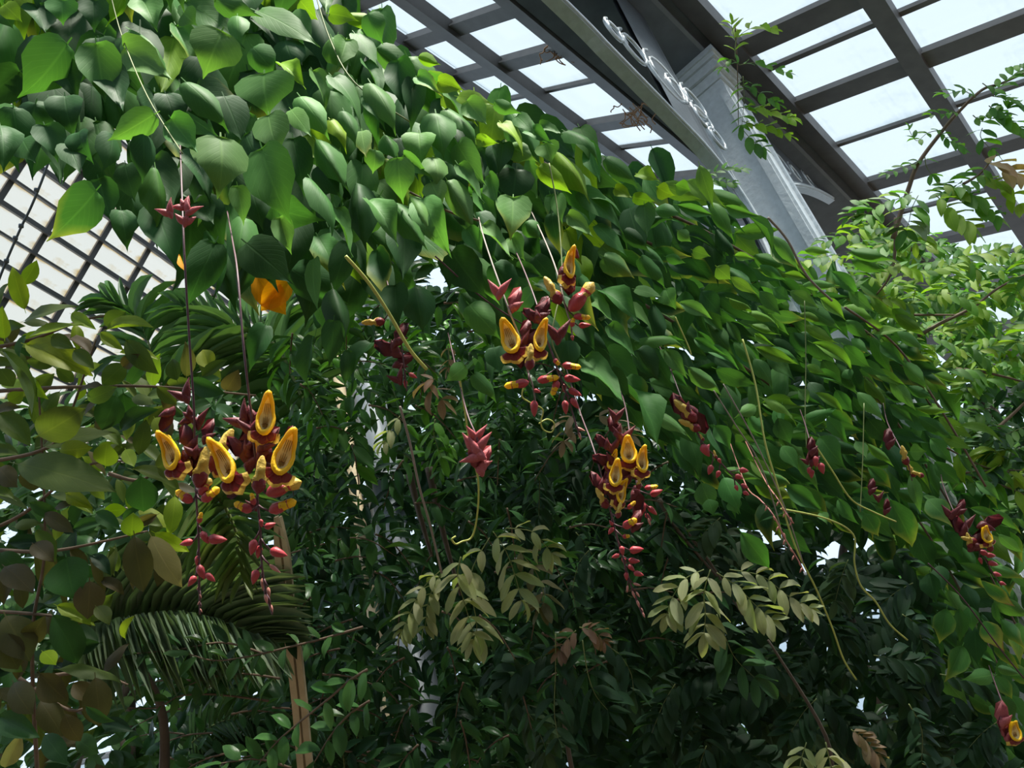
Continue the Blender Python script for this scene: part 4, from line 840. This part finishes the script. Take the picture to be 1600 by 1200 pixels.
def frond(pl, line, z, n, Lpx, cols, wr=.38, mk='stem', spread=55, droop=.25, objs=True, kind='leaflet', prio=0.0, r=.002, dz=0.0, taper=True, age=1.0):
    """pinnate leaf: rachis with opposite leaflets"""
    pts = smooth_path([P(x, y, z + dz * i) for i, (x, y) in enumerate(line)], 5); m = len(pts)
    fo = None
    if objs: fo = pl.stem(pts, r, mk, 'frond', 4)
    for i in range(n):
        f = (.14 + .84 * i / (n - 1)) * (m - 1); k = min(int(f), m - 2); p = pts[k].lerp(pts[k + 1], f - k); t = (pts[k + 1] - pts[k]).normalized()
        sz = (.65 + .5 * math.sin(math.pi * (.15 + .7 * i / (n - 1)))) if taper else 1
        for sd in ((-1, 1) if i < n - 1 else (-1, 1, 0)):
            side = t.cross(CB * .8 + UP * .7).normalized() * sd; a = math.radians(spread + random.uniform(-8, 8))
            d = (t * math.cos(a) + side * math.sin(a) - UP * (droop + random.uniform(-.08, .1)) + CB * random.uniform(-.1, .15)).normalized() if sd else t
            L = Lpx * z / FPX * sz * random.uniform(.88, 1.1)
            pl.leaf(kind, frame(p, p + d * L, L * wr, UP * .7 + CB * .6 + side * .2 + rvec() * .25), jit(random.choice(cols), .1), age, parent=fo, prio=prio if objs else 0, mass=not objs)

def gp(x, y, z): p = P(x, y, z); return (p.x, p.y, 0)
# glossy sprays at the lower left middle
sp1 = Plant('glossy_shrub', gp(520, 1150, 2.4), 'glossy green shrub with arching leafy twigs at the bottom left of centre', 'shrub', 'gloss')
s_ = 2.857
def c7(*pts): return [(x / s_, 780 + y / s_) for x, y in pts]
GA = ((.055, .135, .04), (.065, .15, .05), (.045, .11, .035))
spray(sp1, c7((1620, 570), (1450, 620), (1290, 660), (1120, 700), (960, 720), (840, 690)), 2.2, 16, 36, 'ellip', GA, .45, prio=1)
spray(sp1, c7((1640, 760), (1560, 810), (1480, 880), (1320, 1010), (1230, 1090), (1150, 1190)), 2.0, 15, 46, 'ellip', ((.08, .19, .05), (.07, .17, .05)), .42, prio=1)
spray(sp1, c7((1200, 900), (1050, 880), (920, 870), (800, 880), (700, 930), (560, 930)), 2.35, 14, 34, 'ellip', GA, .45, prio=1)
spray(sp1, c7((1180, 690), (1000, 640), (800, 670), (600, 690)), 2.3, 12, 38, 'ellip', ((.04, .09, .045), (.05, .11, .04)), .4, prio=1)
spray(sp1, c7((1250, 800), (1100, 780), (960, 790), (840, 830)), 2.3, 9, 40, 'ellip', GA, .5, prio=1)
spray(sp1, c7((1650, 900), (1560, 960), (1480, 1050), (1400, 1180)), 2.1, 9, 46, 'ellip', GA, .45, prio=1)
spray(sp1, c7((1300, 1200), (1150, 1160), (980, 1180)), 2.0, 8, 52, 'ellip', GA, .42, prio=1)
spray(sp1, [(400, 880), (470, 860), (560, 840), (620, 870)], 2.7, 10, 40, 'ellip', GA, .45, prio=.5)
for (x, y) in darts([(300, 1000), (560, 960), (640, 1240), (250, 1240)], 40, 800):
    a = random.uniform(-.6, .6) + (math.pi if random.random() < .5 else 0); spray(sp1, [(x, y), (x + 40 * math.cos(a), y + 20 * math.sin(a) + 5), (x + 80 * math.cos(a), y + 40 * math.sin(a) + 20)], random.uniform(2.5, 2.9), 7, 32, 'ellip', (GDK, GG), .45, prio=-.0)
sp1.finish()

# dark glossy shrub across the middle
mid = Plant('dark_shrub', gp(720, 900, 3.3), 'dense dark green shrub with drooping glossy leaves filling the middle below the vine', 'shrub', 'gloss')
MP = [(430, 560), (470, 480), (560, 470), (700, 460), (820, 560), (960, 640), (1060, 720), (1120, 830), (1040, 1000), (900, 1060), (700, 1240), (540, 1240), (470, 1000), (440, 760)]
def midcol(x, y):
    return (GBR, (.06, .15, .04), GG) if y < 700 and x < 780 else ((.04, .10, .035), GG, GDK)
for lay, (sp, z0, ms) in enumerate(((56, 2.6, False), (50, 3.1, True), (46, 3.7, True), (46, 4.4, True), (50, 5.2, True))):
    for (x, y) in darts(MP, sp, 2500):
        if lay < 2 and 560 < x < 630 and 640 < y < 810: continue
        a = random.uniform(-.5, 2.6); Ls = random.uniform(50, 90); z = z0 + random.uniform(-.15, .2)
        ln = [(x, y), (x + Ls * .5 * math.cos(a), y + Ls * .35 * math.sin(a)), (x + Ls * math.cos(a), y + Ls * .8 * math.sin(a) + 14)]
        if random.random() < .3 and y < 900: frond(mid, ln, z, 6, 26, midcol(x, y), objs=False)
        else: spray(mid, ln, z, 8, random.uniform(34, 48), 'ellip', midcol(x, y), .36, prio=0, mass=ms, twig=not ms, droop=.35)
for line in ([(640, 740), (655, 800), (675, 870)], [(670, 730), (685, 800), (700, 860), (720, 930)]): mid.stem(smooth_path(pxpath(line, 2.9)), .016, 'bark', 'trunk')
mid.stem(smooth_path(pxpath([(1020, 770), (1060, 815), (1110, 880), (1160, 960)], 2.7)), .009, 'bark', 'branch')
mid.finish()

# pinnate shrub with pale new fronds
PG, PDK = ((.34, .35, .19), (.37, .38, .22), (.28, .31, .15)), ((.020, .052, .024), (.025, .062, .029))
pin = Plant('feathery_shrub', gp(950, 1050, 2.6), 'shrub with drooping feather shaped leaves, pale grey green fronds over dark ones, below the vine', 'shrub', 'soft', limit=420)
for ln, z, n, L, c in (([(765, 840), (735, 900), (745, 975), (740, 1000)], 2.2, 6, 44, PG), ([(770, 830), (790, 860), (805, 900), (815, 940)], 2.18, 6, 42, PG), ([(790, 825), (830, 830), (850, 850), (862, 865)], 2.2, 5, 32, PG),
        ([(720, 870), (715, 900), (725, 940), (740, 990)], 2.15, 6, 44, PG), ([(690, 890), (660, 920), (640, 960), (630, 985)], 2.2, 6, 34, PG), ([(690, 895), (672, 930), (664, 980)], 2.2, 6, 30, PG),
        ([(800, 850), (835, 890), (850, 930), (845, 950)], 2.25, 6, 36, ((.13, .12, .06),)),
        ([(1110, 890), (1100, 925), (1102, 960), (1100, 990)], 2.2, 6, 44, PG), ([(1120, 895), (1150, 915), (1180, 945), (1205, 968)], 2.18, 7, 42, PG), ([(1140, 890), (1190, 900), (1230, 930), (1265, 950)], 2.25, 7, 36, PG), ([(1100, 890), (1070, 905), (1050, 935), (1042, 960)], 2.25, 6, 38, PG),
        ([(900, 985), (885, 1000), (875, 1015)], 2.2, 4, 30, ((.20, .12, .08),)), ([(905, 980), (925, 985), (942, 1000)], 2.2, 5, 24, ((.20, .12, .08),)),
        ([(868, 990), (868, 1050), (866, 1110), (872, 1155)], 2.2, 7, 40, PDK), ([(910, 1000), (918, 1050), (930, 1085), (950, 1110)], 2.18, 5, 52, PDK), ([(930, 1000), (965, 1020), (985, 1050), (990, 1080)], 2.3, 5, 42, PDK),
        ([(1120, 960), (1135, 1000), (1150, 1030), (1180, 1060)], 2.3, 5, 52, ((.05, .12, .05),)), ([(1330, 1140), (1350, 1155), (1370, 1180)], 2.3, 7, 28, ((.24, .17, .11),)), ([(1260, 1160), (1250, 1200), (1260, 1240)], 2.2, 6, 38, PG), ([(1290, 1160), (1300, 1200), (1320, 1240)], 2.2, 6, 38, PG),
        ([(920, 860), (905, 880), (895, 920), (900, 950)], 2.4, 6, 36, PDK), ([(680, 592), (668, 600), (690, 625)], 2.1, 4, 36, ((.34, .22, .17), (.3, .18, .13))), ([(700, 540), (702, 560), (700, 575)], 2.1, 3, 20, ((.34, .22, .17),)), ([(625, 650), (612, 670), (602, 690)], 2.2, 3, 30, ((.34, .38, .2),)),
        ([(895, 650), (885, 660), (880, 690)], 2.0, 4, 28, ((.26, .19, .14),)), ([(930, 650), (960, 655), (985, 680)], 2.0, 5, 30, ((.26, .19, .14),)), ([(680, 655), (678, 680), (690, 715)], 2.3, 5, 34, (GBR, (.10, .27, .04))),
        ([(1410, 960), (1430, 975), (1440, 1000)], 2.3, 5, 28, PDK), ([(1420, 1100), (1440, 1140), (1440, 1190)], 2.3, 7, 32, PDK)):
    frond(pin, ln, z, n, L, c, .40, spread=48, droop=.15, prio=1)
PP = [(820, 700), (950, 700), (1050, 760), (1120, 800), (1260, 850), (1400, 860), (1480, 1000), (1600, 1160), (1640, 1240), (760, 1240), (760, 1100), (860, 960)]
for lay, (sp, z0, ob) in enumerate(((105, 2.6, True), (62, 3.0, False), (56, 3.6, False), (54, 4.3, False), (54, 5.2, False))):
    for (x, y) in darts(PP, sp, 2500):
        if lay < 5 and 840 < x < 1060 and y > 1120 and random.random() < .8: continue
        a = random.uniform(.2, 2.8); Ls = random.uniform(60, 100)
        ln = [(x, y), (x + Ls * .5 * math.cos(a), y + Ls * .4 * math.sin(a)), (x + Ls * math.cos(a), y + Ls * math.sin(a))]
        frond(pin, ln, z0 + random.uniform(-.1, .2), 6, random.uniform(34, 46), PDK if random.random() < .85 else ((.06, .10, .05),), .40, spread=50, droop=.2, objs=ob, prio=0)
for line in ([(1030, 780), (1060, 830), (1120, 900)], [(900, 1240), (880, 1100), (900, 990)], [(1300, 1240), (1290, 1150), (1200, 1000)]): pin.stem(smooth_path(pxpath(line, 2.6)), .010, 'bark', 'branch')
pin.finish()

# light climbing shrub at the right
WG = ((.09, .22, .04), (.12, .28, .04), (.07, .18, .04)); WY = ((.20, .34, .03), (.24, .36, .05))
wis = Plant('climbing_shrub', gp(1480, 500, 3.4), 'sunlit climber with feather shaped leaves and arching branches at the right under the roof', 'climber', 'soft', limit=420)
def c3(*pts): return [(1040 + x / s_, y / s_) for x, y in pts]
def cz(*pts): return [(1200 + x / 4.0, 60 + y / 4.0) for x, y in pts]
for ln, z, n, L, c in ((cz((870, 960), (930, 780), (1030, 640)), 3.0, 0, 0, None), (cz((1340, 280), (1420, 320), (1520, 240), (1600, 190)), 3.0, 7, 22, WG), (cz((1300, 370), (1220, 330), (1110, 350)), 3.0, 4, 24, WG), (cz((1180, 460), (1120, 470), (1020, 480)), 3.0, 4, 18, WG),
        (cz((1100, 570), (1000, 590), (930, 640), (880, 570)), 3.0, 5, 17, WG), (cz((1080, 590), (1130, 640), (1210, 690)), 3.0, 5, 20, WG), (cz((1340, 560), (1330, 620), (1400, 700)), 3.0, 3, 30, WG), (cz((1380, 420), (1450, 480), (1560, 560)), 3.0, 5, 30, WG), (cz((1400, 360), (1500, 380), (1600, 430)), 3.0, 5, 26, WG),
        (cz((1280, 480), (1340, 520), (1420, 490), (1500, 440)), 3.0, 5, 26, WG), (cz((950, 760), (870, 800), (740, 850)), 3.0, 5, 17, WG), (cz((980, 740), (990, 800), (1020, 850)), 3.0, 2, 26, WG),
        (cz((1370, 790), (1300, 870), (1180, 930), (1090, 970)), 2.9, 7, 32, WG), (cz((1060, 900), (1180, 950), (1300, 1010), (1420, 1110)), 2.9, 7, 38, WG + WY), (cz((1300, 870), (1380, 890), (1480, 930), (1570, 1040)), 2.9, 6, 34, WY), (cz((1370, 780), (1440, 790), (1530, 850)), 2.85, 4, 42, ((.36, .24, .13), (.32, .2, .1))),
        (cz((900, 960), (820, 1000), (700, 1040), (620, 1100)), 2.85, 6, 34, WG + ((.25, .32, .2),)), (cz((940, 980), (900, 1060), (880, 1150), (860, 1200)), 2.85, 6, 38, WG + ((.25, .32, .2),)), (cz((1050, 980), (1120, 1050), (1200, 1120), (1260, 1180)), 2.85, 5, 44, WY), (cz((650, 1060), (580, 1060), (520, 1120)), 2.9, 5, 24, WG),
        (c3((310, 260), (320, 170), (400, 120), (470, 130)), 3.6, 5, 24, WY), (c3((310, 180), (300, 140), (295, 110)), 3.6, 3, 20, WY), (c3((330, 290), (400, 280), (470, 300), (540, 325)), 3.6, 5, 24, WG), (c3((330, 290), (290, 265), (260, 300)), 3.6, 3, 20, WG), (c3((330, 380), (380, 390), (440, 430), (490, 460)), 3.6, 5, 24, WG),
        (c3((340, 480), (400, 490), (470, 500), (545, 530)), 3.6, 6, 28, WY), (c3((340, 540), (400, 560), (470, 570), (535, 600)), 3.6, 5, 26, WY), (c3((330, 560), (380, 620), (430, 660)), 3.6, 4, 30, WG), (c3((345, 340), (350, 440), (340, 560)), 3.6, 6, 22, WG),
        (c3((170, 790), (220, 770), (280, 750), (340, 755)), 2.8, 5, 20, WG), (c3((170, 800), (230, 810), (300, 820)), 2.8, 5, 18, WG)):
    if n: frond(wis, ln, z, n, L, c, .42, spread=58, droop=.08, prio=1, mk='woody' if L == 0 else 'stem')
for line, z, r in ((cz((780, 1250), (880, 930), (940, 780), (1080, 590), (1200, 450), (1340, 320), (1460, 280), (1640, 200)), 3.02, .010), (c3((310, 120), (320, 300), (325, 560)), 3.62, .004), (cz((1220, 910), (1320, 850), (1390, 770)), 2.9, .006),
        ([(1435, 525), (1470, 505), (1520, 480), (1560, 450), (1610, 425)], 3.2, .009), ([(1420, 492), (1510, 492)], 3.2, .006), ([(1495, 577), (1530, 580), (1575, 590), (1610, 600)], 3.2, .008), ([(1560, 668), (1590, 640), (1620, 610)], 3.1, .008), ([(1400, 340), (1395, 420), (1370, 460)], 3.1, .008)):
    wis.stem(smooth_path(pxpath(line, z)), r, 'woody', 'branch')
WP = [(1310, 400), (1340, 340), (1420, 330), (1540, 420), (1640, 380), (1640, 820), (1540, 760), (1480, 620), (1400, 500)]
for lay, (sp, z0, ob) in enumerate(((46, 3.1, True), (38, 3.5, False), (36, 4.1, False), (38, 4.9, False))):
    for (x, y) in darts(WP, sp, 1600):
        a = random.uniform(-.5, 3.0); Ls = random.uniform(45, 75)
        ln = [(x, y), (x + Ls * .5 * math.cos(a), y + Ls * .25 * math.sin(a)), (x + Ls * math.cos(a), y + Ls * .6 * math.sin(a))]
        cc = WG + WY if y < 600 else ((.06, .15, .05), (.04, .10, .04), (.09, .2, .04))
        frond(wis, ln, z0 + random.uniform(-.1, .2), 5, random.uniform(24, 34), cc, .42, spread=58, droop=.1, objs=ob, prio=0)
wis.finish()
# shrub in the shade at the far right
fr_ = Plant('shade_shrub', gp(1580, 800, 4.5), 'shaded green shrub behind the lower column at the right edge', 'shrub', 'gloss')
for z0 in (4.2, 4.9):
    for (x, y) in darts([(1500, 640), (1660, 600), (1680, 1000), (1560, 860)], 46, 600):
        a = random.uniform(-.4, 2.6); spray(fr_, [(x, y), (x + 30 * math.cos(a), y + 20 * math.sin(a)), (x + 60 * math.cos(a), y + 45 * math.sin(a))], z0, 8, 34, 'ellip', ((.05, .12, .04), (.03, .08, .035)), .36, mass=z0 > 4.5, twig=z0 < 4.5)
for ln in ([(1500, 740), (1560, 735), (1620, 750)], [(1520, 745), (1570, 760), (1640, 790)], [(1480, 700), (1540, 730), (1600, 735)]): spray(fr_, ln, 3.0, 9, 50, 'lance', WG + WY, .34, prio=1)
fr_.finish()

# tall trees closing the view behind the beds
def back_tree(name, lab, base, poly, cols, zs, L=46, sp=40, lim=200):
    t = Plant(name, base, lab, 'tree', 'gloss', limit=lim)
    for k, z0 in enumerate(zs):
        for (x, y) in darts(poly, sp, 2600):
            a = random.uniform(-.4, 3.4); l = L * random.uniform(.8, 1.3); z = z0 + random.uniform(-.2, .2)
            for q in range(3):
                b = P(x + random.uniform(-14, 14), y + random.uniform(-14, 14), z); d = (CR * math.cos(a + q) - UP * random.uniform(.2, .8) + CB * random.uniform(-.2, .5)).normalized(); LL = l * z / FPX
                t.leaf('ellip', frame(b, b + d * LL, LL * .45, UP * .6 + CB * .7 + rvec() * .4), jit(random.choice(cols)), mass=k > 0)
    bx, by = t.base.x, t.base.y; c = P(sum(p[0] for p in poly) / len(poly), sum(p[1] for p in poly) / len(poly), zs[-1])
    t.stem(smooth_path([Vector((bx, by, 0)), Vector((bx, by, c.z * .4)).lerp(c, .1), Vector((bx, by, c.z * .7)).lerp(c, .5), c]), .07, 'bark', 'trunk', 8)
    t.finish()
back_tree('evergreen_tree', 'tall dark evergreen closing the view behind the middle shrubs', gp(760, 1000, 6.4), [(430, 560), (480, 430), (600, 390), (720, 400), (900, 560), (1000, 700), (1000, 1240), (470, 1240)], ((.026, .064, .022), (.038, .092, .027)), (5.4, 5.9, 6.4, 6.9), 48, 36)
back_tree('evergreen_tree', 'tall dark evergreen behind the feathery shrub and the right end of the vine', gp(1300, 1000, 6.4), [(960, 600), (1200, 560), (1480, 620), (1640, 700), (1660, 1240), (1000, 1240)], ((.020, .052, .020), (.030, .07, .024)), (5.6, 6.2, 6.8))
back_tree('bushy_tree', 'sunlit bushy tree behind the climber at the right edge', gp(1500, 600, 6.0), [(1290, 430), (1400, 380), (1500, 440), (1660, 420), (1660, 760), (1420, 640)], ((.10, .22, .04), (.07, .17, .04)), (5.2, 5.8), 36, 38)
back_tree('evergreen_tree', 'dark evergreen low behind the palm and the olive leaved shrub', gp(200, 1000, 5.4), [(-60, 640), (100, 620), (280, 600), (480, 560), (500, 1240), (-60, 1240)], ((.04, .09, .03), (.05, .11, .035)), (4.6, 5.2, 5.8), 46, 33)
# palms
def palm_frond(pl, line, z, n, ang0, ang1, L0, L1, wr, cols, sides=(-1, 1), dz=0.0, Lfun=None, tilt=0.3, drp=.2, r=.008, lean=.8):
    pts = smooth_path([P(x, y, z + dz * i) for i, (x, y) in enumerate(line)], 8); m = len(pts)
    fo = pl.stem(pts, r, 'stem', 'frond', 5)
    for i in range(n):
        f = (i + .5) / n; k = min(int(f * (m - 1)), m - 2); p = pts[k].lerp(pts[k + 1], f * (m - 1) - k); t = (pts[k + 1] - pts[k]).normalized()
        for sd in sides:
            nrm = CB; side = t.cross(nrm).normalized() * sd; a = math.radians(ang0 + (ang1 - ang0) * f + random.uniform(-3, 3))
            L = (L0 + (L1 - L0) * f) * (math.sin(math.pi * (.22 + .7 * f)) ** .5) * z / FPX * random.uniform(.93, 1.05)
            d = (t * math.cos(a) + side * math.sin(a) - UP * (drp * random.uniform(.7, 1.2)) + CB * random.uniform(-.06, .06)).normalized(); d = (d + Vector((0, 1, 0)) * (lean * d.dot(UP))).normalized()
            pl.leaf('strap', frame(p, p + d * L, wr * z / FPX, CB * .9 + UP * .85 + t * tilt * .5), jit(random.choice(cols), .12), 1.0, parent=fo, prio=1)
PC = ((.20, .27, .19), (.17, .24, .15), (.22, .29, .20))
palm = Plant('palm', gp(260, 1000, 2.6), 'palm with broad ribbed frond arching sideways behind the left racemes', 'palm', 'palm', limit=420)
palm_frond(palm, [(130, 985), (200, 968), (280, 960), (350, 975), (420, 1005)], 2.45, 46, 80, 22, 170, 150, 15, PC, (1,), drp=.0)
palm_frond(palm, [(130, 985), (200, 968), (280, 960), (350, 975), (420, 1005)], 2.47, 46, 62, 22, 210, 150, 15, PC, (-1,), drp=.0)
palm_frond(palm, [(330, 770), (350, 790), (372, 840), (385, 900)], 2.35, 15, 75, 20, 130, 100, 11, ((.13, .21, .08), (.11, .19, .07), (.16, .22, .08)), drp=.25)
palm_frond(palm, [(500, 600), (440, 560), (390, 530), (330, 500), (280, 480)], 3.7, 16, 60, 20, 130, 110, 11, ((.08, .17, .06), (.10, .2, .07)), drp=.1)
palm_frond(palm, [(480, 640), (430, 540), (375, 515), (330, 530), (290, 560)], 3.6, 16, 65, 25, 120, 100, 9, ((.12, .22, .09), (.09, .18, .07)), drp=.15)
palm_frond(palm, [(260, 640), (240, 560), (215, 500), (170, 470)], 4.0, 14, 60, 20, 130, 100, 12, ((.06, .14, .05), (.08, .17, .05)), drp=.1)
palm_frond(palm, [(420, 700), (440, 620), (430, 560), (450, 500)], 4.0, 14, 60, 20, 120, 100, 9, ((.06, .14, .05), (.08, .17, .05)), drp=.2)
for line in ([(255, 1240), (250, 1100), (180, 985)],): palm.stem(smooth_path(pxpath(line, 2.6)), .02, 'bark', 'trunk')
palm.finish()
fern = Plant('small_palm', gp(350, 1190, 3.0), 'small dark palm with fine drooping leaflets at the bottom left', 'palm', 'palm')
for ln in ([(300, 1160), (340, 1130), (385, 1125), (410, 1140)], [(330, 1200), (350, 1160), (380, 1150), (420, 1180)], [(300, 1215), (330, 1175), (360, 1180)]): palm_frond(fern, ln, 3.0, 18, 70, 25, 60, 40, 6, ((.05, .10, .045),), drp=.1, r=.004)
fern.finish()
cyc = Plant('fern_palm', gp(540, 1180, 3.0), 'dark feathery palm fronds standing upright near the bottom, left of centre', 'palm', 'palm')
for ln in ([(540, 1230), (535, 1170), (520, 1120)], [(500, 1230), (510, 1170), (535, 1110)], [(560, 1230), (556, 1180), (560, 1130)]): palm_frond(cyc, ln, 3.0, 20, 60, 40, 40, 26, 4.5, ((.05, .10, .05),), drp=.0, r=.004)
cyc.finish()

# ------------------------------------------------------------------ posts and dry bits
post = empty('wooden_post', gp(440, 900, 2.5)); tag(post, 'pale split wooden post behind the largest raceme', 'post')
pp = [P(*q, 2.5) for q in ((433, 808), (440, 860), (447, 930), (458, 1010), (468, 1100), (480, 1240))]
def half_post(sgn, mk, nm, w0):
    g = Geo()
    for i, p in enumerate(pp):
        ww = w0 * (.35 if i == 0 else .9); g.v += [p + CR * (0.004 * sgn), p + CR * (sgn * ww) + CB * .005, p + CR * (sgn * ww * .8) - CB * .03, p - CB * .03 + CR * (0.004 * sgn)]
    for i in range(len(pp) - 1):
        for k in range(4): g.f.append([i * 4 + k, i * 4 + (k + 1) % 4, i * 4 + 4 + (k + 1) % 4, i * 4 + 4 + k])
    g.f += [[0, 1, 2, 3], [len(g.v) - 4 + k for k in range(4)]]
    g.build(nm, M[mk], post)
half_post(-1, 'post', 'split_half', .026); half_post(1, 'post', 'split_half', .026)
gc = empty('grey_column', gp(600, 760, 4.6)); tag(gc, 'plain grey round column half hidden in the middle shrubs', 'column')
pb_ = P(600, 760, 4.6); Geo().tube([Vector((pb_.x, pb_.y, 0)), Vector((pb_.x, pb_.y, .3)), Vector((pb_.x, pb_.y, 5.2))], [.13, .105, .10], 20).build('shaft', M['greycol'], gc, smooth=True)
Geo().tube([Vector((pb_.x - .17, pb_.y, 0)), Vector((pb_.x - .17, pb_.y, 5.0))], .035, 10).build('pipe', M['post'], gc, smooth=True)
def dry(pos, n, spread, lab, z):
    e = empty('dried_vine', P(*pos, z)); tag(e, lab, 'dried vine')
    for k in range(n):
        x, y = pos[0] + random.uniform(-spread, spread), pos[1] + random.uniform(-spread, spread) * .5; pts = []
        for j in range(6): pts.append(P(x, y, z)); x += random.uniform(-9, 11); y += random.uniform(-3, 12)
        Geo().tube(smooth_path(pts, 3), .004, 4).build('dry_twig', M['dry'], e, smooth=True)
dry((860, 70), 9, 10, 'small tuft of dried brown vine on the beam edge by the upper panes', 5.2)
dry((990, 170), 14, 22, 'larger tangle of dried vine hanging from the beam edge beside the capital', 5.3)
wr_ = empty('hanging_wire', P(78, 247, 2.6)); tag(wr_, 'thin knotted wire hanging in front of the stained glass at left', 'wire')
Geo().tube(smooth_path([P(x, y, 2.6) for x, y in ((88, 215), (70, 270), (50, 320), (33, 355), (7, 415), (-10, 460))], 5), .004, 5).build('wire', M['iron'], wr_, smooth=True)
for (x, y) in ((57, 297), (33, 353), (24, 372), (10, 408)): Geo().tube([P(x - 3, y - 3, 2.6), P(x, y, 2.6), P(x + 3, y + 3, 2.6)], [.003, .011, .003], 6).build('knot', M['iron'], wr_, smooth=True)
